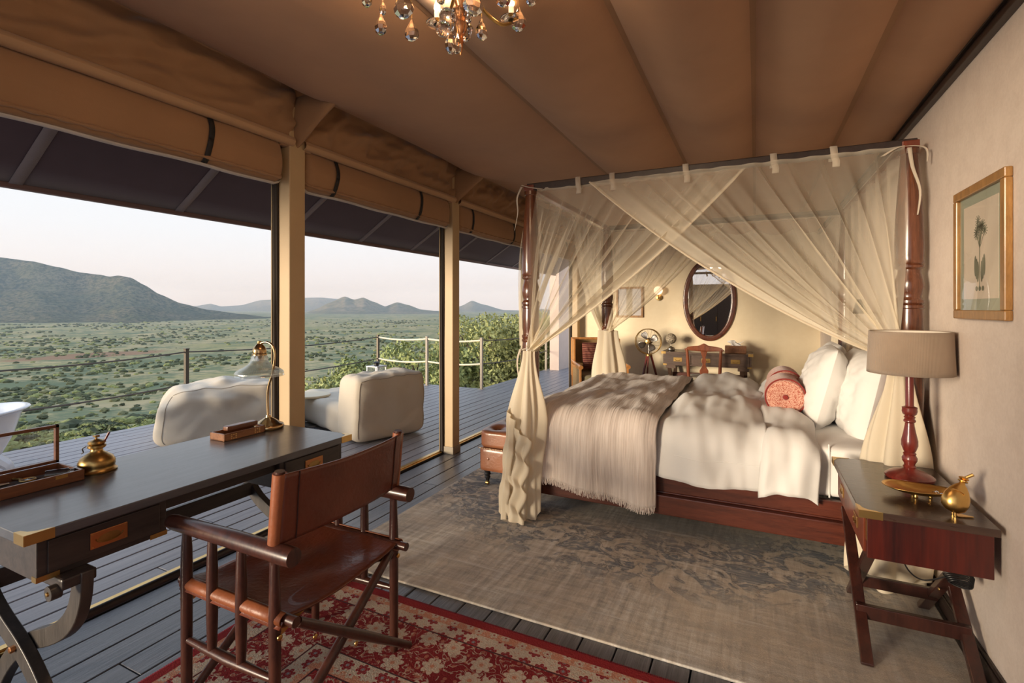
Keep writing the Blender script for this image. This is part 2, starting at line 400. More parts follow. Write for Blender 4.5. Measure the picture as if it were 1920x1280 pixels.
AWN = fabric('awning_cloth', (.085, .055, .065), .9, .1, 500, .15)
BATT = fabric('awning_seam', (.23, .19, .19), .9, .15, 300, .3)
EX, EZ, TX, TZ = -3.90, 2.125, -2.70, 2.91
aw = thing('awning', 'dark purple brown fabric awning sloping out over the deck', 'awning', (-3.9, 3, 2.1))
def awf(a, b):
    x = lerp(TX, EX, a); y = lerp(-2.5, 10.2, b); return (x, y, lerp(TZ, EZ, a) - .02*math.sin(a*PI))
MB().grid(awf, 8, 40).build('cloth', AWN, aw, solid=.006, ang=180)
MB().b2(EX-.03, EX+.012, -2.5, 10.2, EZ-.028, EZ+.004).build('edge_beam', plain('edge_beam', (.20,.125,.115), .6), aw, smooth=False, bevel=.004)
for y in [-.5, .42, 1.366, 2.29, 3.3, 4.2, 5.11, 6.03, 7.05, 8.0, 8.95]:
    def bt(a, b, y=y):
        p = awf(a, 0); return (p[0], y + (b-.5)*.062, p[2]-.008 - .001*math.sin(a*90))
    MB().grid(bt, 20, 1).build('seam_strip', BATT, aw, solid=.004, ang=180)
wo_ = struct(MB().b2(-4.2, -3.98, 10.6, 13.5, -.3, 2.6).build('wall_outer', plain('outer_wall', (.62, .50, .44), .8, 0, .05), smooth=False))

# ------------------------------------------------------------ railing
RAILP = plain('railing_steel', (.10, .085, .065), .5, .6)
RAILC = plain('pale_railing_post', (.36, .31, .24), .6)
ROPED = plain('dark_rope', (.10, .085, .07), .8)
ROPEL = plain('sunlit_rope', (.80, .72, .56), .8)  # paler copy for the middle spans, sunlight put into the rope colour
rl = thing('deck_railing', 'rope railing with slim metal posts along the deck edge', 'railing', (-6.55, 4, -.03))
rps = [(-6.52, -1.3), (-6.52, 1.3), (-6.52, 3.93), (-6.52, 7.53), (-5.38, 7.53), (-4.27, 7.58), (-4.27, 10.55)]
for i, (x, y) in enumerate(rps):
    m = RAILC if i >= 4 else RAILP
    MB().b2(x-.022, x+.022, y-.022, y+.022, -.05, .87).b2(x-.026, x+.026, y-.026, y+.026, .87, .885).build('railing_post', m, rl, smooth=False, bevel=.003)
    MB().b2(x-.05, x+.05, y-.05, y+.05, -.02, -.0).build('foot_plate', m, rl, smooth=False)
for i in range(len(rps)-1):
    for z in (.84, .43):
        a, b = V((*rps[i], z)), V((*rps[i+1], z)); n = 24
        lit = i in (3, 4)
        sg = .05 if not lit else .035
        pts = [a.lerp(b, k/n) - V((0, 0, 4*sg*(k/n)*(1-k/n))) for k in range(n+1)]
        MB().tube(pts, .010 if not lit else .016, 6).build('rope', ROPEL if lit else ROPED, rl)
# ------------------------------------------------------------ landscape
def gz(x, y):
    r = math.hypot(x+4.3, y-3) if x < -3 else math.hypot(x+4.3, y-3)
    r = max(r, 1)
    z = -2.6 - .165*max(r-6, 0) if r < 200 else -34.6 - .165*50*(1-math.exp(-(r-200)/50)) - 8*(1-math.exp(-(r-200)/300))
    z += (1.2*nz((x*.02, y*.02, 1)) if r > 30 else .4*nz((x*.1, y*.1, 1)))
    if r > 600: z += 4*nz((x*.0012, y*.0012, 5))*min(1, (r-600)/800)
    return z
def groundmat():
    m, nt, b = newmat('savanna_ground'); v = coords(nt); b.inputs['Roughness'].default_value = 1; b.inputs['Specular IOR Level'].default_value = 0
    n1 = nzt(nt, v, .006, 6, .6); n2 = nzt(nt, v, .05, 6, .7); n3 = nzt(nt, v, .012, 8, .75)
    c = ramp(nt, n1, [(.35, (.35, .325, .17)), (.5, (.47, .39, .235)), (.65, (.39, .36, .18))])
    c = mixc(nt, ramp(nt, n2, [(.48, (0,0,0)), (.60, (1,1,1))]), c, (.21, .235, .14))
    c = mixc(nt, ramp(nt, n3, [(.50, (0,0,0)), (.58, (1,1,1))]), c, (.19, .22, .14))
    s = nd(nt, 'SeparateXYZ', {0: v}); ex_ = mth(nt, 'DIVIDE', mth(nt, 'ADD', s.outputs[0], 638.), 45.); ey_ = mth(nt, 'DIVIDE', mth(nt, 'SUBTRACT', s.outputs[1], 285.), 80.)
    e = mth(nt, 'ADD', mth(nt, 'ADD', mth(nt, 'MULTIPLY', ex_, ex_), mth(nt, 'MULTIPLY', ey_, ey_)), mth(nt, 'MULTIPLY', mth(nt, 'SUBTRACT', n2, .5), 2.5))
    c = mixc(nt, ramp(nt, e, [(.55, (.8,.8,.8)), (1.0, (0,0,0))]), c, (.34, .20, .14))
    nt.links.new(c, b.inputs['Base Color']); return m
GROUND = groundmat()
def gfn(a, b):
    th = lerp(R(60), R(215), a); r = 3.5*(9000/3.5)**b
    x = -4.3 + r*math.cos(th); y = 3 + r*math.sin(th); return (x, y, gz(x, y))
go = MB().grid(gfn, 220, 150).build('ground', GROUND, origin=False, ang=180); tag(go, 'green savanna hillside and plain spreading below the deck', kind='structure')
def mountmat(name, cs, s=.004):
    m, nt, b = newmat(name); v = coords(nt); b.inputs['Roughness'].default_value = 1; b.inputs['Specular IOR Level'].default_value = 0
    n1 = nzt(nt, v, s, 8, .65); n2 = nzt(nt, v, s*9, 6, .75)
    c = ramp(nt, n1, [(.35, cs[0]), (.65, cs[1])]); c = mixc(nt, ramp(nt, n2, [(.46, (0,0,0)), (.56, (1,1,1))]), c, cs[2])
    nt.links.new(c, b.inputs['Base Color']); bump(nt, b, n2, .6, 14); return m
MH = mountmat('hill_scrub', ((.13, .135, .085), (.20, .17, .115), (.05, .065, .05)), .006)
MF = mountmat('mountain_rock', ((.22, .20, .12), (.30, .24, .17), (.15, .15, .10)), .002)
def mountain(name, label, prof, D, depth, mat, seed, rough=.25):
    us = [p[0] for p in prof]; vs_ = [p[1] for p in prof]; base = -52
    def vtop(u):
        for i in range(len(us)-1):
            if u <= us[i+1]:
                t = (u-us[i])/(us[i+1]-us[i]); return lerp(vs_[i], vs_[i+1], .6*t+.4*sm(t))
        return vs_[-1]
    n = 150; m_ = 44
    crest = []
    for i in range(n+1):
        u = lerp(us[0], us[-1], i/n); dd = D*(1 + .05*nz((i*.05, seed, 0))); crest.append(px(u, vtop(u), dd))
    def f(a, b):
        p = crest[min(n, int(round(a*n)))]; H = max(p.z-base, 2); dr = V((p.x, p.y, 0)).normalized()
        s = (b-.62)/.62 if b < .62 else (b-.62)/.38
        off = s*depth*(.35+.65*min(1, H/400)) * (1 if s < 0 else .8)
        k = 1-abs(s); h = k**1.25 if s > 0 else k**1.5
        q = p + dr*off; sc2 = 3.2/depth; wv = V((q.x*sc2, q.y*sc2, seed))
        spur = (abs(nz(wv))*rough*1.7 + .8*rough*abs(nz(wv*2.7)) + .3*rough*nz(wv*7))*k*min(1, abs(s)*4)
        return (q.x, q.y, base + H*max(0, h-spur) - (4 if k < .02 else 0))
    o = MB().grid(f, n, m_).build(name, mat, ang=180); tag(o, label, 'mountain'); return o
mountain('hill', 'large dark scrub covered hill at left beyond the plain', [(-420,470),(-260,452),(-120,462),(0,480),(60,488),(110,499),(150,509),(190,513),(205,517),(222,514),(245,519),(270,533),(300,551),(340,568),(390,580),(450,588),(530,598)], 2600, 1500, MH, 3.1)
mountain('mountain', 'pale blue distant range seen left of the nearest tent post', [(340,588),(362,574),(395,569),(415,574),(450,572),(490,562),(515,561),(560,558),(600,557),(640,560),(680,575),(720,588)], 9500, 3000, MF, 8.2, .3)
mountain('mountain', 'twin peaked brown green mountain between the two tent posts', [(560,592),(590,580),(620,566),(646,555),(664,561),(681,557),(700,565),(722,574),(745,566),(765,571),(790,580),(830,584),(870,591)], 5200, 1700, MF, 12.7, .3)
mountain('mountain', 'lone pointed blue mountain right of the second tent post', [(800,590),(840,583),(865,573),(885,563),(905,570),(945,581),(985,582),(1015,579),(1060,582),(1100,590)], 8200, 2200, MF, 17.3, .2)

LEAFD = plain('shrub_dark', (.085, .098, .06), .9, 0, .35, .5, spec=.1)
LEAFL = plain('shrub_light', (.25, .27, .11), .9, 0, .35, .8, spec=.1)
LEAFM = plain('shrub_mid', (.135, .145, .08), .9, 0, .35, .8, spec=.1)
BARK = plain('bark', (.10, .075, .055), .9, 0, .3, 8, .3, 20)
def leafblob(mb, c, r, n, sz, rnd, fl=.75):
    for _ in range(n):
        d = V((rnd.gauss(0,1), rnd.gauss(0,1), rnd.gauss(0,1))).normalized(); q = V(c) + V((d.x*r, d.y*r, d.z*r*fl))*rnd.uniform(.62, 1.05)
        a = V((rnd.gauss(0,1), rnd.gauss(0,1), rnd.gauss(0,1))).normalized(); b = d.cross(a).normalized()
        a = (a + d*.3).normalized(); s = sz*rnd.uniform(.6, 1.3)
        mb.add([q - a*s - b*s*.5, q + a*s - b*s*.5, q + a*s + b*s*.5, q - a*s + b*s*.5], [(0,1,2,3)])
    return mb
def blob(mb, c, r, rnd, fl=.7):
    ico = ICO
    s = rnd.random()*50; mb.add([V(c) + V((p.x*r, p.y*r, p.z*r*fl))*(1 + .35*nz(p*1.7 + V((s,0,0)))) for p in ico[0]], ico[1])
def mkico(sub):
    bm = bmesh.new(); bmesh.ops.create_icosphere(bm, subdivisions=sub, radius=1); r = ([v.co.copy() for v in bm.verts], [tuple(v.index for v in f.verts) for f in bm.faces]); bm.free(); return r
ICO = mkico(1); ICO0 = mkico(1)
rnd = random.Random(5)
protos = []
for k in range(5):
    mb = MB(); core = MB()
    for q in range(rnd.randint(4, 7)):
        c = (rnd.uniform(-.6, .6), rnd.uniform(-.6, .6), rnd.uniform(.25, .7)); r = rnd.uniform(.3, .55)
        blob(core, c, r*.85, rnd); leafblob(mb, c, r, 110, .06, rnd)
    mb.v += []; b0 = len(mb.v); mb.add(core.v, core.f)
    o = mb.build('shrub', [LEAFD, LEAFL, LEAFM][k % 3], origin=False, smooth=False); protos.append(o)
SL = 'rounded green shrub among many scattered over the plain below the deck'
def bushspot(r0, r1):
    while True:
        u = rnd.uniform(-60, 1080); r = r0*(r1/r0)**rnd.random()
        a = (u-960)/940; th = R(25.92)
        d = V((-math.sin(th)+math.cos(th)*a, math.cos(th)+math.sin(th)*a, 0)).normalized()
        p = d*r; 
        if p.x > -8 and p.y < 10: continue
        return p.x, p.y, r
for i in range(240):
    x, y, r = bushspot(60, 420); s = rnd.uniform(.7, 1.9)*(1 if r > 110 else .75)
    o = protos[i % 5] if i < 5 else dup(protos[i % 5], None)
    o.location = (x, y, gz(x, y)-.1*s); o.scale = (s*rnd.uniform(1, 1.5), s*rnd.uniform(1, 1.4), s*rnd.uniform(.8, 1.1)); o.rotation_euler = (0, 0, rnd.uniform(0, 6))
    tag(o, SL, 'shrub', 'shrubs scattered over the plain')
# the countless far bushes
fb = [MB(), MB(), MB()]
for i in range(13000):
    x, y, r = bushspot(130, 2300)
    cl = nz((x*.006, y*.006, 2)) + .35*nz((x*.03, y*.03, 7))
    if cl < rnd.uniform(-.25, .45): continue
    s = rnd.uniform(.5, 1.7)*(1+.3*max(0, cl))*(1 + r/1500); c = (x, y, gz(x, y)+s*.25)
    q = rnd.random()*50
    fb[rnd.choice((0, 0, 1, 2, 2))].add([V(c) + V((p.x*s*1.3, p.y*s*1.3, p.z*s*.75))*(1 + .3*nz(p*1.9 + V((q,0,0)))) for p in ICO0[0]], ICO0[1])
for m_, l_, mm in zip(fb, ('dark', 'pale', 'mid'), (LEAFD, LEAFL, LEAFM)):
    o = m_.build('distant_bushes', mm, origin=False, smooth=False); tag(o, {'dark': 'dark green bush specks covering the far plain', 'pale': 'pale green bush specks covering the far plain', 'mid': 'mid green bush specks covering the far plain'}[l_], 'bushes', kind='stuff')
# near trees and bushes beyond the railing
def tree(name, label, cat, base, crowns, leaf, sz, n, trunk=True, group=None):
    t = thing(name, label, cat, base, 0, group); mb = MB(); core = MB(); br = MB(); B = V(base)
    for (dx, dy, dz, r) in crowns:
        c = B + V((dx, dy, dz)); leafblob(mb, c, r, n, sz, rnd, .7)
        if trunk:
            mid = B + V((dx*.35, dy*.35, dz*.45)); br.tube(spline([B + V((rnd.uniform(-.1,.1), 0, -.3)), mid, c + V((0,0,-r*.2))], 5), [.09, .085,.08,.07,.06,.055,.05,.045,.04,.03,.02], 6)
            for _ in range(3): br.tube([mid.lerp(c, rnd.uniform(.3,.9)), c + V((rnd.uniform(-r,r), rnd.uniform(-r,r), rnd.uniform(-.4*r,.5*r)))], [.025, .006], 5)
    mb.build('foliage', leaf, t, smooth=False)
    if br.v: br.build('branches', BARK, t)
    return t
LT = plain('acacia_leaf', (.34, .36, .15), .8, 0, .3, 2, spec=.2); LT2 = plain('bush_leaf', (.26, .30, .12), .8, 0, .3, 2, spec=.2)
cr = []
rnd = random.Random(11)
for _ in range(26):
    a = rnd.uniform(0, 6.3); q = rnd.random()**.5*2.1; cr.append((min(q*math.cos(a)*1.15, .5), q*math.sin(a), 1.5 + rnd.uniform(-.9, 1.0)*(1-.12*q), rnd.uniform(.45, .8)))
tree('acacia_tree', 'wide green thorn tree beyond railing left of carved bedpost', 'tree', (-5.75, 11.6, -1.45), cr, LT, .036, 900)
cr = [(rnd.uniform(-1.5, 1.5), rnd.uniform(-.8, .8), rnd.uniform(.2, 1.25), rnd.uniform(.4, .7)) for _ in range(14)]
tree('bush', 'leafy green bush beyond railing behind the nearer bean bag', 'bush', (-7.4, 10.0, -1.0), cr, LT2, .045, 420)
cr = [(rnd.uniform(-1.4, 1.4), rnd.uniform(-.8, .8), rnd.uniform(.1, .9), rnd.uniform(.4, .7)) for _ in range(12)]
tree('bush', 'low green bush beyond railing between the two bean bags', 'bush', (-9.8, 10.6, -1.35), cr, LT, .05, 380)
rnd = random.Random(21)
for i in range(110):
    d = rnd.uniform(15, 62); u = rnd.uniform(-60, 700) if i % 3 else rnd.uniform(-60, 330)
    p = px(u, 577, d); x, y = p.x, p.y
    if x > -9: continue
    k = rnd.randint(0, 4); o = dup(protos[k], None); s = rnd.uniform(.9, 1.9); o.location = (x, y, gz(x, y)-.1); o.scale = (s*1.3, s*1.3, s*.9); o.rotation_euler = (0,0,rnd.uniform(0,6))
    if rnd.random() < .6: o.data = protos[(1, 4)[i % 2]].data
    tag(o, 'leafy shrub on the near slope just beyond the deck edge', 'shrub', 'shrubs on the near slope')
# haze lying over the far plain
hz = MB().b2(-14000, -420, -60, 13000, -80, 420).build('valley_haze', None, smooth=False); hz.data.materials.clear()
m, nt, b = newmat('valley_haze'); nt.nodes.remove(b)
vs = nd(nt, 'VolumeScatter', {'Color': (.62, .80, 1, 1), 'Density': .00010, 'Anisotropy': .1}); nt.links.new(vs.outputs[0], nt.nodes['Material Output'].inputs['Volume'])
hz.data.materials.append(m); tag(hz, 'thin blue evening haze lying over the far valley', 'haze', kind='stuff')
# ------------------------------------------------------------ rugs
def redrug():
    m, nt, b = newmat('red_floral_rug'); b.inputs['Roughness'].default_value = .95; b.inputs['Specular IOR Level'].default_value = .1; b.inputs['Sheen Weight'].default_value = 0
    t = nd(nt, 'TexCoord').outputs['Object']; s = nd(nt, 'SeparateXYZ', {0: t}); X, Y = s.outputs[0], s.outputs[1]
    # distance in from the rug's edge (half size 1.32 x 1.05)
    ex = mth(nt, 'SUBTRACT', RHX, mth(nt, 'ABSOLUTE', X)); ey = mth(nt, 'SUBTRACT', RHY, mth(nt, 'ABSOLUTE', Y)); e = mth(nt, 'MINIMUM', ex, ey)
    RED = (.25, .016, .022); DRED = (.20, .012, .018); CREAM = (.52, .43, .34); SAL = (.50, .22, .14); BLU = (.24, .25, .27)
    def flowers(scale, R0, pet, fg, bgc, core, rnd_=.75):
        v = nd(nt, 'Mapping', {0: t, 'Scale': (scale, scale, scale)}).outputs[0]
        fl_ = nd(nt, 'VectorMath', {0: v, 1: (1, 1, 0)}, operation='MULTIPLY').outputs[0]
        vo = nd(nt, 'TexVoronoi', {'Vector': fl_, 'Scale': 1, 'Randomness': rnd_}, voronoi_dimensions='2D')
        dv = nd(nt, 'VectorMath', {0: fl_, 1: vo.outputs['Position']}, operation='SUBTRACT').outputs[0]
        sp = nd(nt, 'SeparateXYZ', {0: dv}); ang = mth(nt, 'ARCTAN2', sp.outputs[1], sp.outputs[0]); d = vo.outputs['Distance']
        rr = mth(nt, 'MULTIPLY_ADD', mth(nt, 'ABSOLUTE', mth(nt, 'SINE', mth(nt, 'MULTIPLY', ang, pet/2))), .17*R0/.4, R0*.72)
        q = mth(nt, 'SUBTRACT', rr, d)
        ring = ramp(nt, mth(nt, 'MODULO', mth(nt, 'MULTIPLY', d, 1/R0*2.6), 1.0), [(.0, (1,1,1)), (.8, (1,1,1)), (.88, (.45,.45,.45))])
        c = mixc(nt, 1.0, fg, ring, 'MULTIPLY') if False else mixc(nt, nd(nt, 'SeparateXYZ', {0: ring}).outputs[0], core, fg)
        c = mixc(nt, ramp(nt, mth(nt, 'DIVIDE', d, R0), [(.2, (1,1,1)), (.26, (0,0,0))]), c, core)
        edge = ramp(nt, q, [(.0, (0,0,0)), (.02, (1,1,1))])
        # leafy vines between the flowers
        vn = nd(nt, 'TexNoise', {'Vector': fl_, 'Scale': 2.3, 'Detail': 2, 'Distortion': 1.5}, noise_dimensions='3D').outputs['Fac']
        vi = ramp(nt, mth(nt, 'ABSOLUTE', mth(nt, 'SUBTRACT', vn, .5)), [(.012, (1,1,1)), (.03, (0,0,0))])
        v2 = nd(nt, 'TexVoronoi', {'Vector': fl_, 'Scale': 3.1, 'Randomness': 1}, voronoi_dimensions='2D').outputs['Distance']
        lf = ramp(nt, v2, [(.15, (1,1,1)), (.2, (0,0,0))])
        base = mixc(nt, mth(nt, 'MULTIPLY', vi, .8), bgc, CREAM); base = mixc(nt, mth(nt, 'MULTIPLY', lf, .5), base, SAL)
        return mixc(nt, edge, base, c)
    field = flowers(6.5, .30, 8, CREAM, RED, SAL)
    wide = flowers(7.5, .31, 7, CREAM, DRED, SAL, .6)
    narrow = flowers(13, .33, 6, RED, CREAM, BLU, .5)
    sal = flowers(16, .30, 5, CREAM, SAL, RED, .4)
    seg = lambda a, b_: mth(nt, 'MULTIPLY', mth(nt, 'GREATER_THAN', e, a), mth(nt, 'LESS_THAN', e, b_))
    c = mixc(nt, 0, RED, RED)
    for a, b_, col in ((.045, .085, sal), (.085, .15, narrow), (.158, .42, wide), (.428, .495, narrow), (.495, .53, sal), (.535, 9, field)):
        c = mixc(nt, seg(a, b_), c, col)
    for a in (.152, .422, .532): c = mixc(nt, seg(a, a+.006), c, (.05, .03, .035))
    n = nzt(nt, t, 3, 6, .7); c = mixc(nt, mth(nt, 'MULTIPLY', n, .14), c, (.30, .17, .13))
    n2 = nzt(nt, t, 160, 2); nt.links.new(c, b.inputs['Base Color']); bump(nt, b, n2, .5, .004); return m
RHX, RHY = 1.30, 1.32
rr = MB().b2(-2.06, -2.06+2*RHX, 1.94-2*RHY, 1.94, 0, .010).build('red_rug', redrug(), smooth=False, bevel=.004)
tag(rr, 'red floral rug with cream blossoms under the leather director chair', 'rug')
fr = MB()
for i in range(330):
    x = -2.06 + 2*RHX*(i+.5)/330; fr.bar((x, 1.938, .006), (x+.002, 1.952, .003), .005, .004)
for i in range(330):
    y = 1.94 - 2*RHY*(i+.5)/330; fr.bar((-2.058, y, .006), (-2.071, y+.002, .003), .005, .004)
f_ = fr.build('stitched_fringe', plain('crimson_yarn', (.25, .012, .03), .9), rr); f_['kind'] = 'stuff'

def greyrug():
    m, nt, b = newmat('faded_rug'); b.inputs['Roughness'].default_value = .95; b.inputs['Specular IOR Level'].default_value = .1; b.inputs['Sheen Weight'].default_value = 0
    t = nd(nt, 'TexCoord').outputs['Object']
    M1 = lambda s_: nd(nt, 'Mapping', {0: t, 'Scale': s_}).outputs[0]
    n1 = nzt(nt, t, 1.6, 8, .7); nx = nzt(nt, M1((1.2, 14, 1)), 2.2, 5, .7); ny = nzt(nt, M1((14, 1.0, 1)), 2.2, 5, .7); nf = nzt(nt, M1((40, 120, 1)), 3, 3, .7)
    st = mth(nt, 'ADD', mth(nt, 'MULTIPLY', nx, .45), mth(nt, 'MULTIPLY', ny, .55))
    c = ramp(nt, st, [(.36, (.27, .26, .25)), (.48, (.52, .465, .395)), (.60, (.72, .69, .635))])
    c = mixc(nt, ramp(nt, n1, [(.42, (0,0,0)), (.62, (.75,.75,.75))]), c, (.56, .47, .365))
    # faded blue medallion and scroll remains
    s = nd(nt, 'SeparateXYZ', {0: t})
    rad = nd(nt, 'VectorMath', {0: M1((1.0, 1.25, 0))}, operation='LENGTH').outputs['Value']
    ringm = ramp(nt, mth(nt, 'ABSOLUTE', mth(nt, 'SUBTRACT', rad, 1.45)), [(.20, (1,1,1)), (.50, (0,0,0))])
    sw = nd(nt, 'TexNoise', {'Vector': t, 'Scale': 3.4, 'Detail': 5, 'Roughness': .6, 'Distortion': 2.2}).outputs['Fac']
    vor = nd(nt, 'TexVoronoi', {'Vector': t, 'Scale': 7.5, 'Randomness': .8}, voronoi_dimensions='2D', feature='DISTANCE_TO_EDGE').outputs['Distance']
    sw2 = nd(nt, 'TexNoise', {'Vector': t, 'Scale': 11, 'Detail': 4, 'Roughness': .6, 'Distortion': 1.6}).outputs['Fac']
    scr = mth(nt, 'MULTIPLY', ramp(nt, sw, [(.44, (0,0,0)), (.50, (1,1,1))]), ramp(nt, sw2, [(.40, (.1,.1,.1)), (.50, (1,1,1))]))
    blue = mth(nt, 'MULTIPLY', scr, mth(nt, 'ADD', mth(nt, 'MULTIPLY', ringm, .80), .20))
    blue = mth(nt, 'MULTIPLY', blue, ramp(nt, nzt(nt, M1((3, 20, 1)), 3, 5, .7), [(.3, (.3,.3,.3)), (.55, (1,1,1))]))
    c = mixc(nt, blue, c, (.155, .185, .225))
    ol = ramp(nt, mth(nt, 'ABSOLUTE', mth(nt, 'SUBTRACT', sw, .5)), [(.004, (1,1,1)), (.014, (0,0,0))])
    c = mixc(nt, mth(nt, 'MULTIPLY', ol, mth(nt, 'ADD', mth(nt, 'MULTIPLY', ringm, .45), .12)), c, (.06, .055, .055))
    pat = ramp(nt, nzt(nt, t, .9, 4, .6), [(.52, (0,0,0)), (.66, (1,1,1))]); c = mixc(nt, mth(nt, 'MULTIPLY', pat, .6), c, (.245, .25, .245))
    # bare worn streaks
    wx = ramp(nt, nzt(nt, M1((.5, 9, 1)), 1.9, 4, .6), [(.60, (0,0,0)), (.68, (1,1,1))]); c = mixc(nt, mth(nt, 'MULTIPLY', wx, .6), c, (.70, .68, .64))
    c = mixc(nt, mth(nt, 'MULTIPLY', nf, .30), c, (.40, .36, .31))
    nt.links.new(c, b.inputs['Base Color']); bump(nt, b, mth(nt, 'ADD', nf, mth(nt, 'MULTIPLY', nx, .5)), .5, .006); return m
gr = MB().b2(-2.16, .755, 2.045, 5.95, 0, .012).build('faded_rug', greyrug(), smooth=False, bevel=.005)
tag(gr, 'large faded beige and blue distressed rug under the four poster bed', 'rug')

# ------------------------------------------------------------ campaign writing desk
dx0, dx1, dy0, dy1, dz = -2.50, -1.87, .675, 1.96, .75
DESKTOP = wood('desk_top_wood', (.040, .042, .052), (.068, .070, .082), (10, .8, 10), .34, .3, 3, .05, False, 1.0)
dsk = thing('writing_desk', 'long dark campaign writing desk with brass corners facing the deck', 'desk', ((dx0+dx1)/2, (dy0+dy1)/2, 0))
top = MB().b2(dx0, dx1, dy0, dy1, dz-.03, dz).build('desk_top', DESKTOP, dsk, smooth=False, bevel=.003)
MB().b2(dx0+.06, dx1-.06, 1.08, 1.555, .668, .72).build('apron', DARKWOOD, dsk, smooth=False, bevel=.002)
def pull(parent, x, y, z, w, h, nx=1):
    p = MB().b2(x, x+nx*.004, y-w/2, y+w/2, z-h/2, z+h/2).build('pull_plate', COPPER, parent, smooth=False, bevel=.0015)
    pts = [(x+nx*.006, y + .36*w*math.cos(a), z+.004 - .34*h*math.sin(a)) for a in [PI*i/12 for i in range(13)]]
    MB().tube(pts, .0022, 6).build('ring_pull', OLDBRASS, parent)
    MB().prism([(.30*w*math.cos(a), .27*h*math.sin(a)) for a in [2*PI*i/20 for i in range(20)]], lambda p_, q_, t_: (x+nx*t_, y+p_, z+q_), .0042, .0048).build('pull_recess', OLDBRASS, parent)
    for sy in (-1, 1):
        for sz in (-1, 1): MB().lathe([(.0025,0),(.002,.0012),(0,.0016)], (x+nx*.004, y+sy*w*.44, z+sz*h*.4), 8, MX.Rotation(nx*PI/2, 4, 'Y')).build('screw', BRASS, parent)
for (a, b) in ((.715, 1.078), (1.555, 1.925)):
    ped = MB().b2(dx0+.03, dx1-.035, a, b, .59, .72).build('drawer_box', DARKWOOD, dsk, smooth=False, bevel=.003)
    dr = MB().b2(dx1-.037, dx1-.028, a+.025, b-.025, .608, .705).build('drawer', DARKWOOD, dsk, smooth=False, bevel=.002)
    pull(dr, dx1-.028, (a+b)/2, .658, .105, .052)
    for (y, sg) in ((a, 1), (b, -1)):
        MB().b2(dx1-.034, dx1-.0325, y, y+sg*.055, .588, .604).b2(dx1-.06, dx1-.033, y-sg*.0015, y, .588, .604).build('brass_corner', BRASS, dsk, smooth=False)
for x, sx_ in ((dx0, 1), (dx1, -1)):
    for y, sy in ((dy0, 1), (dy1, -1)):
        poly = [(0,0),(.07,0),(.055,.008),(.035,.014),(.018,.03),(.012,.055),(0,.06)]
        mb = MB().prism(poly, lambda p, q, t: (x+sx_*q, y+sy*p, t), dz, dz+.0012)
        mb.b2(x-sx_*.0014, x, y, y+sy*.07, dz-.03, dz+.001).b2(x, x+sx_*.06, y-sy*.0014, y, dz-.03, dz+.001)
        mb.build('brass_corner', BRASS, dsk, smooth=False)
cx = (dx0+dx1)/2
GREYLEG = wood('desk_leg_wood', (.030, .025, .022), (.060, .049, .042), (9, 9, 1.2), .4, .1, 3, .05)
for ye in (.80, 1.84):
    for sg, off in ((1, -.018), (-1, .018)):
        path = spline([(-.300, .585), (-.285, .48), (-.20, .375), (0, .295), (.16, .20), (.255, .09), (.30, 0)], 6)if False else [V((p[0], p[1], 0)) for p in ((-.305,.59),(-.300,.52),(-.270,.445),(-.21,.385),(-.12,.335),(0,.285),(.10,.225),(.18,.155),(.245,.075),(.29,0))]
        path = spline([(p.x, p.y, 0) for p in path], 3); poly_l = []; poly_r = []
        for i, p in enumerate(path):
            d = (path[min(i+1, len(path)-1)] - path[max(i-1, 0)]).normalized(); nrm = V((-d.y, d.x, 0)); wd = .030
            poly_l.append(p + nrm*wd); poly_r.append(p - nrm*wd)
        mb = MB(); k = len(path)
        for yy in (ye+off-.017, ye+off+.017):
            mb.v += [V((cx + sg*p.x, yy, max(.0, p.y))) for p in poly_l] + [V((cx + sg*p.x, yy, max(.0, p.y))) for p in poly_r]
        L0, R0, L1, R1 = 0, k, 2*k, 3*k
        for i in range(k-1): mb.f += [(L0+i, L0+i+1, R0+i+1, R0+i), (L1+i, R1+i, R1+i+1, L1+i+1), (L0+i, L1+i, L1+i+1, L0+i+1), (R0+i, R0+i+1, R1+i+1, R1+i)]
        mb.f += [(L0, R0, R1, L1), (L0+k-1, L1+k-1, R1+k-1, R0+k-1)]
        mb.build('leg', GREYLEG, dsk, bevel=.003)
    MB().b2(cx-.33, cx+.33, ye-.045, ye+.045, .555, .59).build('leg_cleat', DARKWOOD, dsk, smooth=False, bevel=.006)
    for sx_ in (-1, 1):
        MB().lathe([(.022,-.014),(.022,.014)], (cx+sx_*.30, ye-.052, .552), 16, MX.Rotation(PI/2, 4, 'X')).build('leg_bracket', GREYLEG, dsk)
        MB().lathe([(.007,0),(.006,.004),(0,.005)], (cx+sx_*.30, ye-.066, .552), 10, MX.Rotation(PI/2, 4, 'X')).build('bolt', BRASS, dsk)
    MB().lathe([(.011,0),(.011,.012),(.008,.014)], (cx, ye-.035, .285), 6, MX.Rotation(PI/2, 4, 'X')).build('bolt', COPPER, dsk, smooth=False)
MB().cyl((cx, .80, .285), (cx, 1.84, .285), .016).build('stretcher', DARKWOOD, dsk)
MB().b2(dx0+.05, dx0+.075, .80, 1.84, .40, .47).build('back_rail', DARKWOOD, dsk, smooth=False, bevel=.003)

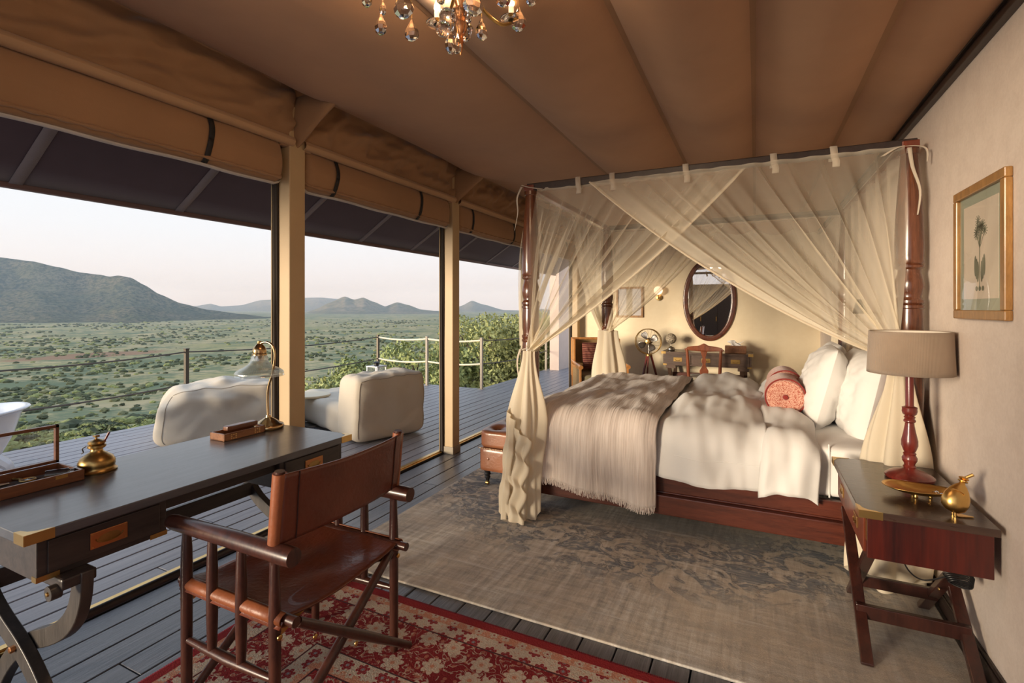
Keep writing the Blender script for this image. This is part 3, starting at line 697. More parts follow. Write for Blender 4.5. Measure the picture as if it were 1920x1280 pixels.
# ---- things on the desk
BOXW = wood('box_rosewood', (.085, .028, .014), (.20, .075, .032), (9, 1.2, 9), .35, .2, 4, .05)
LIGHTW = wood('box_walnut', (.16, .062, .026), (.32, .14, .06), (9, 1.2, 9), .38, .1, 4, .05)
bx = thing('instrument_case', 'open rosewood instrument case with glass lid on writing desk', 'case', (-2.38, .80, dz))
X0, X1, YA, YB = -2.475, -2.285, .58, 1.0; H = .04
mb = MB().b2(X0, X1, YA, YB, dz+.001, dz+.008)
for q in ((X0, X0+.01, YA, YB), (X1-.01, X1, YA, YB), (X0, X1, YA, YA+.01), (X0, X1, YB-.01, YB)): mb.b2(*q, dz+.001, dz+H)
mb.build('tray', BOXW, bx, smooth=False, bevel=.0015)
MB().b2(X0+.01, X1-.01, YA+.01, YB-.01, dz+.008, dz+.0095).build('felt_lining', fabric('case_felt', (.035,.012,.012), .95), bx, smooth=False)
lx = X0-.004
lid = MB().b2(lx-.012, lx+.004, YA, YA+.012, dz+.041, dz+.19).b2(lx-.012, lx+.004, YB-.012, YB, dz+.041, dz+.19).b2(lx-.012, lx+.004, YA, YB, dz+.178, dz+.19).b2(lx-.012, lx+.004, YA, YB, dz+.041, dz+.052).build('lid_frame', BOXW, bx, smooth=False, bevel=.0015)
MB().b2(lx-.006, lx-.004, YA+.01, YB-.01, dz+.05, dz+.18).build('lid_glass', pane('clear_pane', (1,1,1), .06), lid, smooth=False)
MB().box((lx-.004, .80, dz+.193), (.01, .02, .006)).build('clasp', OLDBRASS, lid, smooth=False)
for y in (.70, .93): MB().b2(X1, X1+.0012, y-.018, y+.018, dz+.026, dz+.038).build('hinge_plate', BRASS, bx, smooth=False)
ZB = dz+.0105
def magn(name, label, c, r, hl, ang, mm=BRASS):
    t = thing(name, label, 'magnifier', (*c, ZB), ang)
    MB().tube([(r*math.cos(a), r*math.sin(a), .008) for a in [2*PI*i/24 for i in range(25)]], .0032, 6, False).build('rim', mm, t, local=True)
    MB().lathe([(0, .0065), (r*.95, .0075), (r*.95, .0085), (0, .0105)], n=24).build('lens', glass('lens_glass', (.9, 1, 1)), t, local=True)
    MB().lathe([(.004,0),(.0055,.012),(.004,.02),(.006,hl*.6),(.0035,hl)], (r+.002, 0, .008), 10, MX.Rotation(PI/2, 4, 'Y')).build('handle', BOXW if mm is BRASS else mm, t, local=True)
magn('magnifying_glass', 'brass magnifier lying at near end inside open instrument case', (-2.33, .70), .03, .10, R(90))
magn('magnifying_glass', 'small steel magnifier at the back inside open instrument case', (-2.43, .74), .02, .07, R(80), STEEL)
magn('magnifying_glass', 'small round brass magnifier in middle of open instrument case', (-2.41, .88), .022, .05, R(200), OLDBRASS)
t = thing('glass_vial', 'clear stoppered glass tube at far end of instrument case', 'vial', (-2.35, .945, ZB), R(60))
MB().lathe([(0,-.035),(.017,-.035),(.018,-.03),(.018,.03),(.012,.035),(0,.035)], (0,0,.0185), 16, MX.Rotation(PI/2, 4, 'Y')).build('tube', glass('vial_glass', (.85, .95, .95)), t, local=True)
MB().lathe([(.012,0),(.014,.012),(0,.014)], (.035,0,.0185), 12, MX.Rotation(PI/2, 4, 'Y')).build('stopper', STEEL, t, local=True)
t = thing('dividers', 'slim steel drawing dividers lying inside instrument case', 'dividers', (-2.31, .86, ZB))
for a in (-1, 1): MB().tube([(-2.31, .83, ZB+.006), (-2.31+a*.008, .87, ZB+.005), (-2.31+a*.012, .905, ZB+.003)], [.003,.0035,.001], 6).build('arm', STEEL, t)
MB().cyl((-2.31, .815, ZB+.006), (-2.31, .832, ZB+.006), .005, .004, 10).build('knob', BRASS, t)

ik = thing('brass_inkwell', 'round brass oil burner pot with small red brush on desk', 'pot', (-2.365, 1.075, dz))
MB().lathe([(0,.001),(.066,.001),(.067,.006),(.060,.012),(.058,.020),(.060,.026),(.060,.040),(.052,.056),(.034,.070),(.022,.078),(.019,.088),(.020,.094)], (-2.365,1.075,dz), 32).build('body', OLDBRASS, ik)
MB().lathe([(.026,.092),(.030,.096),(.030,.104),(.024,.108),(.030,.112),(.026,.120),(.015,.124),(.008,.128)], (-2.365,1.075,dz), 24).build('burner_cap', OLDBRASS, ik)
MB().tube([(-2.365,1.075,dz+.126),(-2.367,1.073,dz+.134)], .004, 8).box((-2.372,1.07,dz+.138),(.018,.003,.006)).box((-2.362,1.076,dz+.139),(.004,.014,.008)).build('wick_knob', OLDBRASS, ik)
MB().tube([(-2.352,1.085,dz+.095),(-2.337,1.105,dz+.152)], [.0035,.0045], 8).build('brush_handle', plain('red_lacquer', (.16,.02,.02), .3), ik)
MB().tube(spline([(-2.388,1.05,dz+.1),(-2.398,1.042,dz+.092),(-2.396,1.044,dz+.078),(-2.402,1.04,dz+.072)], 5), .0022, 6).build('chain', BLACK, ik)

pb = thing('pen_box', 'small inlaid wooden pen box with its lid slid on top', 'box', (-2.36, 1.69, dz))
mb = MB().b2(-2.425, -2.315, 1.575, 1.80, dz+.001, dz+.008)
for q in ((-2.425, -2.416, 1.575, 1.80), (-2.324, -2.315, 1.575, 1.80), (-2.425, -2.315, 1.575, 1.584), (-2.425, -2.315, 1.791, 1.80)): mb.b2(*q, dz+.001, dz+.036)
mb.build('case', LIGHTW, pb, smooth=False, bevel=.0015)
MB().rbox((-2.375, 1.705, dz+.048), (.045, .17, .024), 8, 8).build('lid', BOXW, pb)
GOLDI = plain('inlay', (.75, .5, .2), .4, .6)
for y in (1.625, 1.755):
    mb = MB()
    for i in range(3):
        for j in range(3):
            if (i, j) != (1, 1): mb.b2(-2.315, -2.3142, y-.016+i*.012, y-.009+i*.012, dz+.006+j*.009, dz+.011+j*.009)
    mb.build('inlay', GOLDI, pb, smooth=False)

lx_, ly_ = -2.37, 1.862
dl = thing('desk_lamp', 'brass desk lamp with ribbed clear glass shade on writing desk', 'lamp', (lx_, ly_, dz))
GB = plain('lamp_brass', (.48, .33, .17), .22, 1, .1, 10)
MB().lathe([(0,.001),(.075,.001),(.078,.006),(.078,.018),(.074,.024),(.062,.028),(.045,.042),(.025,.054),(.014,.060),(.012,.072)], (lx_,ly_,dz), 36).build('base', GB, dl)
sh = V((lx_-.055, ly_-.012, 0))
stem = spline([(lx_,ly_,dz+.06),(lx_-.006,ly_,dz+.14),(lx_,ly_,dz+.22),(lx_+.028,ly_+.004,dz+.30),(lx_+.044,ly_+.006,dz+.39),(lx_+.030,ly_+.003,dz+.445),(lx_-.010,ly_-.004,dz+.465),(sh.x,sh.y,dz+.455)], 7)
MB().tube(stem, .0065, 10).build('stem', COPPER if False else GB, dl)
MB().lathe([(.010,.455),(.012,.462),(.010,.470),(0,.472)], (sh.x,sh.y,dz), 12).build('finial', OLDBRASS, dl)
MB().lathe([(.012,.456),(.020,.448),(.030,.435),(.036,.418),(.034,.404),(.038,.400),(.038,.394),(.026,.39),(.022,.365),(.0,.36)], (sh.x,sh.y,dz), 28).build('cap', GB, dl)
prof = [(.036,.396),(.040,.380),(.044,.362),(.054,.345),(.075,.330),(.100,.318),(.116,.306),(.121,.296),(.118,.292),(.122,.286),(.124,.282)]
def shd(a, b):
    k = b*(len(prof)-1); i = min(int(k), len(prof)-2); t = k-i; r = lerp(prof[i][0], prof[i+1][0], t)*(1+.007*math.sin(a*2*PI*60)*(1 if .12 < b < .75 else 0)); z = lerp(prof[i][1], prof[i+1][1], t)
    return (sh.x + r*math.cos(a*2*PI), sh.y + r*math.sin(a*2*PI), dz+z)
def ribglass():
    m, nt, b = newmat('ribbed_glass'); nt.nodes.remove(b)
    t = nd(nt, 'BsdfTransparent', {0: (.93, .96, .95, 1)}); g = nd(nt, 'BsdfGlossy', {0: (1,1,1,1), 'Roughness': .08}); d = nd(nt, 'BsdfTranslucent', {0: (.9,.92,.9,1)})
    x = nd(nt, 'MixShader', {0: .24}); y = nd(nt, 'MixShader', {0: .13})
    nt.links.new(t.outputs[0], x.inputs[1]); nt.links.new(g.outputs[0], x.inputs[2]); nt.links.new(x.outputs[0], y.inputs[1]); nt.links.new(d.outputs[0], y.inputs[2]); nt.links.new(y.outputs[0], nt.nodes['Material Output'].inputs[0]); return m
MB().grid(shd, 240, 30, cu=True).build('glass_shade', ribglass(), dl, ang=180, solid=.0025)
MB().rbox((sh.x, sh.y, dz+.335), (.034,.034,.05), 2.2, 8).build('bulb', pane('bulb_glass', (1,.98,.9), .15), dl)

# ------------------------------------------------------------ director chair
LEATHER = plain('red_brown_leather', (.13, .032, .015), .34, 0, .3, 5, .2, 60, .15)
LEATHER2 = plain('leather_edge', (.25, .075, .028), .42, 0, .2, 6, .15, 60)
CHW = wood('chair_wood', (.028, .010, .008), (.075, .024, .015), (7, 7, 2), .3, .3, 4, .06)
ch = thing('director_chair', 'folding director chair with red brown leather seat at writing desk', 'chair', (-1.54, 1.33, .01))
ya, yb, xf, xr = 1.06, 1.62, -1.757, -1.32; G = .012
def turned(p0, p1, r, n=12): 
    p0 = V(p0); p1 = V(p1); return MB().tube([p0.lerp(p1, t) for t in (0,.08,.3,.5,.7,.92,1)], [r*.8, r*.92, r*1.05, r*1.08, r*1.05, r*.9, r*.75], n)
for y in (ya, yb):
    MB().tube([(xf,y,G),(xf,y,.04),(xf,y,.52),(xf,y,.58),(xf,y,.635)], [.015,.017,.0185,.017,.013], 12).build('leg', CHW, ch)
    MB().tube([(xr,y,G),(xr,y,.04),(xr,y,.46),(xr,y,.58),(xr,y,.635)], [.015,.017,.0185,.014,.012], 12).build('leg', CHW, ch)
    MB().tube([(xf-.095,y,.652),(xf-.09,y,.652),(xf-.06,y,.652),(-1.5,y,.656),(-1.265,y,.655),(-1.238,y,.655)], [.012,.022,.026,.029,.030,.028], 16).build('arm', CHW, ch)
    MB().tube([(xf,y,.265),(-1.65,y,.262),(-1.54,y,.26),(-1.43,y,.262),(xr,y,.265)], [.011,.015,.018,.015,.011], 12).build('side_stretcher', CHW, ch)
    for x in (-1.62, -1.475): turned((x, y, .265), (x, y, .64), .0165).build('spindle', CHW, ch)
    sg = 1 if y == ya else -1
    MB().cyl((xf-.05, y+sg*.015, .452), (xr+.075, y+sg*.015, .452), .016, .016, 14).build('seat_rail', CHW, ch)
    MB().tube([(xr-.01,y,.45),(xr-.005,y,.60),(xr+.0,y,.69),(xr+.022,y,.905)], [.012,.013,.0155,.0155], 12).build('back_post', CHW, ch)
    MB().tube([(xr+.0,y,.682),(xr+.022,y,.898)], .0215, 16).build('back_sleeve', LEATHER2, ch)
    for x in (xf, xr):
        MB().lathe([(.009,0),(.009,.004),(.005,.006)], (x + (.02 if x == xr else -.02), y, .40), 10, MX.Rotation(PI/2*(1 if x == xr else -1), 4, 'Y')).build('brass_stud', BRASS, ch)
        MB().bar((x, y+sg*.02, .40), (x, y+sg*.13, .435), .004, .02).build('brass_stay', BRASS, ch, smooth=False)
for x, s2 in ((xr+.035, 1), (xf-.02, -1)):
    MB().tube([(x+.018*s2, ya+.04, .435), (x+.018*s2, 1.375, .2325), (x+.018*s2, yb+.03, .03)], [.015,.018,.014], 12).build('cross_leg', CHW, ch)
    MB().tube([(x-.018*s2, yb-.04, .435), (x-.018*s2, 1.305, .2325), (x-.018*s2, ya-.03, .03)], [.015,.018,.014], 12).build('cross_leg', CHW, ch)
    for (yy, zz) in ((1.15, .365), (1.33, .235)):
        MB().lathe([(.008,0),(.008,.003),(.004,.005)], (x+s2*.036, yy, zz), 10, MX.Rotation(s2*PI/2, 4, 'Y')).build('brass_stud', BRASS, ch)
def seat(a, b):
    y = lerp(ya-.012, yb+.012, a); x = lerp(xf-.02, xr+.035, b); e = abs(2*a-1)
    z = .468 - .030*(1-e**2.5) + .005*nz((x*5, y*9, 2)) + .004*math.sin(b*16+1.5*math.sin(a*5))*(1-e)
    if e > .92: z -= (e-.92)*.45
    return (x, y, z)
MB().grid(seat, 40, 30).build('seat', LEATHER, ch, solid=.006, ang=180)
for y, sg in ((ya, -1), (yb, 1)):
    def wrap(a, b, y=y, sg=sg):
        x = lerp(xf-.02, xr+.035, a); ph = lerp(R(80), R(-100), b); return (x, y - sg*.015 + sg*.021*math.cos(ph)*1.3, .452 + .021*math.sin(ph))
    MB().grid(wrap, 4, 12).build('seat_sleeve', LEATHER2, ch, solid=.004, ang=180)
def back(a, b):
    y = lerp(ya, yb, a); z = lerp(.682, .898, b); e = (2*a-1)**2; x0 = xr + (z-.682)/.216*.022
    return (x0 + .03*(1-e)**1.2*(1-.2*b) + .018 + .004*nz((y*6, z*9, 5)) , y, z - .010*(1-e)*(b-.3))
MB().grid(back, 34, 16).build('backrest', LEATHER, ch, solid=.006, ang=180)
for y in (ya+.05, yb-.05):
    a = (y-ya)/(yb-ya); MB().tube([V(back(a, t/8)) + V((.005,0,0)) for t in range(9)], .0022, 5).build('seam', plain('dark_stitch', (.04,.012,.008), .6), ch)
# ------------------------------------------------------------ four poster bed
BXF, BXH, BYN, BYF = -1.395, .70, 3.165, 5.15
POSTW = wood('bedpost_wood', (.040, .012, .006), (.15, .048, .020), (9, 9, .8), .24, .5, 3, .04)
bed = thing('four_poster_bed', 'dark carved wooden four poster bed frame with canopy rails', 'bed', ((BXF+BXH)/2, (BYN+BYF)/2, .012))
prof = [(.030,.012),(.034,.02),(.040,.05),(.030,.075),(.042,.09),(.046,.12),(.050,.14),(.050,.42),(.048,.44),(.044,.46),(.040,.50),(.040,.62),(.047,.66),(.048,.70),(.040,.72),(.046,.74),(.046,.76),
        (.040,.78),(.044,.80),(.047,1.00),(.046,1.13),(.044,1.165),(.048,1.172),(.048,1.184),(.043,1.190),(.048,1.198),(.048,1.212),(.042,1.218),(.042,1.24),(.045,1.26),(.046,1.34),(.044,1.395),(.048,1.400),(.048,1.412),(.042,1.418),(.048,1.426),(.048,1.438),(.042,1.446),(.039,1.456),(.043,1.475),(.0475,1.505),(.045,1.54),(.038,1.575),(.037,1.592),(.047,1.602),(.048,1.612),(.043,1.618),(.048,1.626),(.046,1.64),(.047,1.66),(.048,1.72),(.045,1.85),(.039,2.02),(.034,2.14),(.033,2.17),(.038,2.175),(.038,2.20),(.0,2.205)]
pp = None
for x in (BXF, BXH):
    for y in (BYN, BYF):
        mb = MB().lathe([(r*(1.28 if z < 1.9 else lerp(1.28, 1.12, min(1, (z-1.9)/.25))), z) for r, z in prof], (x, y, 0), 28); mb.build('bedpost', POSTW, bed)
        MB().b2(x-.036, x+.036, y-.036, y+.036, 2.20, 2.24).build('post_cap', MAHOG, bed, smooth=False, bevel=.004)
for y in (BYN, BYF):
    MB().b2(BXF-.02, BXH+.03, y-.024, y+.024, 2.205, 2.252).build('canopy_rail', DKTRIM, bed, smooth=False, bevel=.005)
    s_ = -1 if y == BYN else 1
    MB().b2(BXF+.03, BXH-.03, y-.030, y+.030, .145, .262).build('side_rail', MAHOGX, bed, smooth=False, bevel=.006)
    MB().b2(BXF+.03, BXH-.03, y-s_*.02-.012, y-s_*.02+.012, .262, .272).build('side_moulding', MAHOGX, bed, smooth=False, bevel=.004)
    MB().b2(BXF+.03, BXH-.03, y-s_*.035-.02, y-s_*.035+.02, .268, .360).build('upper_rail', MAHOGX, bed, smooth=False, bevel=.006)
for x in (BXF, BXH):
    MB().b2(x-.024, x+.024, BYN-.02, BYF+.02, 2.2055, 2.2515).build('canopy_rail', MAHOG, bed, smooth=False, bevel=.005)
    MB().b2(x-.025, x+.025, BYN+.03, BYF-.03, .145, .36).build('end_rail', MAHOG, bed, smooth=False, bevel=.006)
MB().prism([(BYN+.05, .36), (BYF-.05, .36), (BYF-.05, .98), (BYF-.3, 1.05), ((BYN+BYF)/2, 1.12), (BYN+.3, 1.05), (BYN+.05, .98)], lambda p, q, t: (t, p, q), BXH-.01, BXH+.025).build('headboard', MAHOG, bed, smooth=False, bevel=.008)

LINEN = fabric('white_linen', (.75, .735, .715), .9, .03, 900, .3, .5, 5)
SHEET = fabric('white_sheet', (.80, .785, .765), .9, .03, 900, .2, .25, 4)
MX0, MX1, MY0, MY1 = BXF+.04, BXH-.03, BYN+.04, BYF-.04
mt = thing('mattress', 'white sheeted mattress on the four poster bed', 'mattress', ((MX0+MX1)/2, (MY0+MY1)/2, .36))
def md(q): 
    q.z += .006*nz(q*3.1); q.y += .008*nz(V((q.x*7, q.z*2, 3)))*abs(q.y); return q
MB().rbox(((MX0+MX1)/2, (MY0+MY1)/2, .505), (MX1-MX0, MY1-MY0, .29), 14, 26, md).build('fitted_sheet', SHEET, mt, ang=180)
for x in (.36, .52): MB().tube([V((x, MY0-.002, z)) if z < .63 else V((x, MY0+.02, .652)) for z in (.37, .45, .55, .62, .65)], .004, 6).build('sheet_seam', SHEET, mt)

# duvet: a puffy sheet over the top and both long sides
def cover(x0, x1, puff, ztop, drop, yn, yf, seed, amp, tn=90):
    rad = .15
    def f(a, b):
        x = lerp(x0, x1, a); Lt = (yf-yn) - 2*rad; Ls = ztop-rad-drop(x); Q = rad*PI/2; tot = Ls + Q + Lt + Q + Ls*.6; s = b*tot
        if s < Ls: y, z, ny, nz_ = yn, drop(x)+s, -1, 0
        elif s < Ls+Q:
            t = (s-Ls)/rad; y, z = yn+rad-rad*math.cos(t), ztop-rad+rad*math.sin(t); ny, nz_ = -math.cos(t), math.sin(t)
        elif s < Ls+Q+Lt: y, z, ny, nz_ = yn+rad+s-Ls-Q, ztop, 0, 1
        elif s < Ls+2*Q+Lt:
            t = (s-Ls-Q-Lt)/rad; y, z = yf-rad+rad*math.sin(t), ztop-rad+rad*math.cos(t); ny, nz_ = math.sin(t), math.cos(t)
        else: y, z, ny, nz_ = yf, ztop-rad-(s-Ls-2*Q-Lt), 1, 0
        e = min(1, min(a, 1-a)*12)
        w = puff*e*(.5 + nz((x*2.0, s*1.6, seed))) + amp*nz((x*6.5, s*3.2, seed+2)) + amp*.5*nz((x*15, s*5, seed+5))
        if z < ztop-.12 and ny < 0: w += amp*.9*math.sin(x*17 + 2.2*nz((x*2, z*2, seed)))*(ztop-z)/.4
        return (x, y + ny*w, z + nz_*w)
    return f
dv = thing('duvet', 'puffy white duvet folded back below the pillows', 'duvet', (-.3, 4.15, .66))
f = cover(-1.40, .055, .075, .70, lambda x: .372 + .012*nz((x*4, 0, 1)), BYN-.03, BYF+.03, 2, .030)
f00 = cover(-1.40, .055, 0, .665, lambda x: .375, BYN+.01, BYF-.01, 2, .004)
def duv(a, b):
    a = lerp(.50, 1, a); p, q = V(f00(a, b)), V(f(a, b)); return tuple(p.lerp(q, sm((p.x+.60)/.16)))
MB().grid(duv, 80, 120).build('cover', LINEN, dv, ang=180, solid=.012)
f2 = cover(.02, .30, .075, .712, lambda x: .385 + .02*(x-.02) + .01*nz((x*9, 0, 1)), BYN-.05, BYF+.05, 9, .034)
def fold(a, b):
    p = V(f2(a, b)); e = abs(2*a-1)**3; c = V((p.x, (BYN+BYF)/2 + (p.y-(BYN+BYF)/2)*(1-.022*e), p.z - .05*e)); return (c.x + .03*math.sin(b*9)*.4 + .03*nz((b*9, 3, 1)), c.y, c.z)
MB().grid(fold, 34, 120).build('folded_edge', LINEN, dv, ang=180, solid=.02)
MB().tube([V(f(.66+.32*i/40, .058)) + V((0, -.006, 0)) for i in range(41)], .003, 5).build('hem_seam', SHEET, dv)

def throwmat():
    m, nt, b = newmat('crinkled_throw'); b.inputs['Roughness'].default_value = .95; b.inputs['Specular IOR Level'].default_value = .1; b.inputs['Sheen Weight'].default_value = .3
    v = coords(nt, (26, 1.4, 1.4)); n1 = nzt(nt, v, 2.2, 4, .6); n2 = nzt(nt, coords(nt, (60, 4, 4)), 2.5, 3, .6)
    h = mth(nt, 'ADD', n1, mth(nt, 'MULTIPLY', n2, .5)); nt.links.new(ramp(nt, n1, [(.35, (.55, .47, .42)), (.65, (.70, .62, .565))]), b.inputs['Base Color']); bump(nt, b, h, .45, .008); return m
TH = throwmat()
th = thing('throw_blanket', 'crinkled taupe throw with fringed edge across foot of bed', 'blanket', (-.97, 4.1, .7))
drp = lambda x: .275 - .085*sm((x+1.38)/.83) + .012*nz((x*5, 1, 1))
g = cover(-1.415, -.545, .045, .722, drp, BYN-.055, BYF+.05, 4, .020)
def thr(a, b):
    p = V(g(a, b)); cr_ = .0016*math.sin(p.x*420 + 3*nz((p.x*8, p.y*3+p.z*3, 1)))
    if a < .06: p.z -= .0
    return (p.x + .012*nz((b*12, a, 3)), p.y - cr_*(1 if p.z < .6 else .2), p.z + cr_*(1 if p.z > .6 else .1))
MB().grid(thr, 150, 130).build('cloth', TH, th, ang=180, solid=.006)
def thf(a, b):
    y = lerp(BYN-.04, BYF+.03, a); s = b
    z = .70 - .40*s if s > .12 else .722 - .18*s; return (-1.405 - .03*math.sin(min(1, s*5)*PI/2) - .016*nz((y*5, s*2, 6)) - .01*math.sin(y*30)*s, y, z)
MB().grid(thf, 90, 14).build('foot_drop', TH, th, ang=180, solid=.006)
fr = MB(); rq = random.Random(3)
for i in range(420):
    a = (i+.5)/420; p = V(thr(a, 0)); L = rq.uniform(.018, .04)
    fr.bar(p + V((0, -.003, .004)), p + V((rq.uniform(-.01,.01), rq.uniform(-.008,.003), -L)), .0025, .0025, (0,1,0))
fo = fr.build('fringe', TH, th, smooth=False); fo['kind'] = 'stuff'

def pillow(name, label, c, wdt, hgt, thk, yaw, lean, seed, mat=LINEN):
    m = MX.Translation(c) @ MX.Rotation(yaw, 4, 'Z') @ MX.Rotation(lean, 4, 'Y')
    o = MB()
    def f(a, b, sg):
        u = 2*a-1; v = 2*b-1; t = ((1-abs(u)**2.6)*(1-abs(v)**2.6))**.55
        pin = 1 - .06*abs(u*v)
        w = .020*nz((u*2.2, v*2.2, seed+sg)) + .016*nz((u*5+v*2, v*4, seed+sg*2)) + .013*abs(nz((u*3-v*5, u*2+v*2, seed))) + .006*nz((u*12+v*7, v*5-u*3, seed))
        return m @ V((sg*(thk/2*t + w*t) , u*wdt/2*(1-.05*(1-abs(v)))*pin, v*hgt/2*(1-.05*(1-abs(u)))*pin))
    o.grid(lambda a, b: tuple(f(a, b, 1)), 44, 44).grid(lambda a, b: tuple(f(a, b, -1)), 44, 44)
    x = o.build(name, mat, ang=180); tag(x, label, 'pillow'); return x
pillow('pillow', 'plump white pillow standing in front beside the red bolsters', (.405, 3.93, .885), .68, .56, .25, R(-3), R(14), 1)
pillow('pillow', 'plump white pillow behind, nearest the bedside lamp', (.575, 3.78, .868), .70, .56, .23, R(5), R(12), 6)
pillow('pillow', 'white pillow at far side of bed behind the bolsters', (.52, 4.68, .88), .66, .52, .20, R(0), R(12), 12)

def bolstermat():
    m, nt, b = newmat('bolster_fabric'); t = nd(nt, 'TexCoord').outputs['Object']; s = nd(nt, 'SeparateXYZ', {0: t}); b.inputs['Roughness'].default_value = .9; b.inputs['Sheen Weight'].default_value = .3
    vo = nzt(nt, t, 170, 3, .7); band = mth(nt, 'LESS_THAN', mth(nt, 'ABSOLUTE', mth(nt, 'SUBTRACT', s.outputs[1], -.02)), .06)
    end = mth(nt, 'GREATER_THAN', mth(nt, 'ABSOLUTE', s.outputs[1]), .178)
    pat = ramp(nt, vo, [(.44, (.36, .08, .05)), (.52, (.62, .36, .27))])
    c = mixc(nt, mth(nt, 'MAXIMUM', band, end), (.50, .21, .165), pat); nt.links.new(c, b.inputs['Base Color']); bump(nt, b, vo, .3, .005); return m
BOL = bolstermat(); BUT = fabric('bolster_button', (.25, .03, .025), .9)
for (y, x, z, lab) in ((3.905, .175, .818, 'nearer coral red bolster cushion with gathered round end on bed'), (4.33, .195, .825, 'farther coral red bolster cushion behind the nearer one')):
    t = thing('bolster', lab, 'bolster', (x, y, z-.125)); r = .118
    rp_ = [(0,-.185),(.03,-.190),(.07,-.200),(r-.012,-.196),(r-.002,-.182),(r,-.16),(r+.004,-.05),(r-.003,.06),(r,.16),(r-.002,.182),(r-.012,.196),(.07,.2),(0,.185)]
    MB().lathe(rp_, (x, y, z), 40, MX.Rotation(-PI/2, 4, 'X')).build('cushion', BOL, t)
    MB().tube([(x + r*math.cos(a), y-.186, z + r*math.sin(a)) for a in [2*PI*i/40 for i in range(41)]], .005, 6, False).build('piping', BUT, t)
    MB().lathe([(0,-.012),(.014,-.010),(.018,0),(.016,.006)], (x, y-.19, z), 16, MX.Rotation(-PI/2, 4, 'X')).build('button', BUT, t)

# ------------------------------------------------------------ mosquito net
def netmat(name, c, o0):
    m, nt, b = newmat(name); nt.nodes.remove(b)
    at = nd(nt, 'Attribute', attribute_name='dens').outputs['Fac']
    t = nd(nt, 'BsdfTransparent', {0: (1,1,1,1)}); d = nd(nt, 'BsdfDiffuse', {0: (*c, 1)}); tr = nd(nt, 'BsdfTranslucent', {0: (*c, 1)})
    x = nd(nt, 'MixShader', {0: .45}); nt.links.new(d.outputs[0], x.inputs[1]); nt.links.new(tr.outputs[0], x.inputs[2])
    y = nd(nt, 'MixShader', {0: at}); nt.links.new(t.outputs[0], y.inputs[1]); nt.links.new(x.outputs[0], y.inputs[2])
    nt.links.new(y.outputs[0], nt.nodes['Material Output'].inputs[0]); return m
NET = netmat('cream_net', (.97, .90, .75), .4)
NETS = fabric('net_tail', (.86, .77, .61), .9, .04, 900, .15, .15, 6, .2, .35)
RIB = fabric('net_ribbon', (.58, .50, .40), .9)
net = thing('mosquito_net', 'sheer cream mosquito net tied back to all four bedposts', 'mosquito net', ((BXF+BXH)/2, (BYN+BYF)/2, .02))
ZT = 2.212
def gather(P0, P1, T, out, seed, sagk=.10, folds=17, curve=.5, o0=.22, edge=.10, n=220, rows=46, spread=.05):
    """net hung from P0 (over the tie) to P1 and swept to the tie T"""
    P0, P1, T, out = V(P0), V(P1), V(T), V(out)
    side = (P1-P0).normalized()
    lens = []
    def f(a, b):
        s = a; P = P0.lerp(P1, s)
        Tt = T + V((0, 0, .045*(.5-s))) + out*(.02*math.sin(s*40)) + side*(.012 + .02*math.sin(s*23+1))
        dist = (P-T).length; mid = P.lerp(Tt, .55)
        ctl = mid + V((0, 0, -sagk*abs((P-T).dot(side))))
        q = bez(P, ctl, Tt, b)
        ph = s*folds*2*PI + 5.5*nz((s*3.3, seed, 0)) + 2.2*nz((s*9, seed, 4)) + 1.3*b*nz((s*3, 1, seed))
        amp = spread*(1-.8*b)*(.25+.75*sm(b*2.5)) * (.7+.6*nz((s*7, seed, 2)))
        q = q + out*(amp*math.sin(ph) + .05*math.sin(b*PI)) + side*(amp*.55*math.cos(ph*1.0+.7)*(1 if b > .03 else 0))
        comp = 1/max(.10, (1-b)**1.0 + .10)
        fold = .5+.5*math.sin(ph+.9); st = .5+.5*nz((s*60, b*.6, seed))
        big = .5+.5*nz((s*13, b*.5, seed+5))
        o = o0*(.72 + .45*fold**3*big + .45*st*st + .35*big)
        bun = sm((s-.78)/.16)*sm(b*4+.15)
        o = 1-(1-min(.9, o + .32*bun))**(comp**.62)
        if s > 1-.012: o = max(o, .70)
        if b < .012: o = max(o, .6)
        return (q.x, q.y, q.z, min(.96, o))
    return f
tz = 1.115
yN, yF = BYN-.018, BYF+.018
panels = [
 ((BXF+.06, yN, ZT), (-.05, yN+.02, ZT), (BXF+.005, BYN-.05, tz), (0,-1,0), 1.3, .12, 11),
 ((BXH-.03, yN-.03, ZT), (-.965, yN-.02, ZT), (BXH-.03, BYN-.045, 1.14), (0,-1,0), 5.7, .13, 12),
 ((BXF+.06, yF, ZT), (-.25, yF, ZT), (BXF+.02, BYF-.075, tz+.05), (0,1,0), 3.1, .13, 10),
 ((BXH-.03, yF, ZT), (-.60, yF, ZT), (BXH-.03, BYF+.045, tz+.05), (0,1,0), 7.9, .13, 10),
 ((BXF-.02, BYN+.05, ZT), (BXF-.02, (BYN+BYF)/2+.05, ZT), (BXF-.05, BYN-.01, tz+.01), (-1,0,0), 9.3, .10, 8),
 ((BXF-.02, BYF-.05, ZT), (BXF-.02, (BYN+BYF)/2-.05, ZT), (BXF-.05, BYF+.01, tz+.06), (-1,0,0), 11.1, .10, 8),
]
for i, p in enumerate(panels):
    MB().grid(gather(*p), 230, 46).build('net_panel', NET, net, ang=180)
MB().grid(lambda a, b: (lerp(BXF, BXH, a), lerp(BYN, BYF, b), 2.225 - .04*16*a*(1-a)*b*(1-b) + .008*nz((a*6, b*6, 1)), .20 + .08*nz((a*9, b*9, 2))), 30, 30).build('net_roof', NET, net, ang=180)
# the gathered hem edge of the front panels
for k, m_ in ((0, NETS), (1, NETS)):
    f = gather(*panels[k]); MB().tube([V(f(1.0, t/40)[:3]) for t in range(39)], .006, 6).build('hem_cord', m_, net)
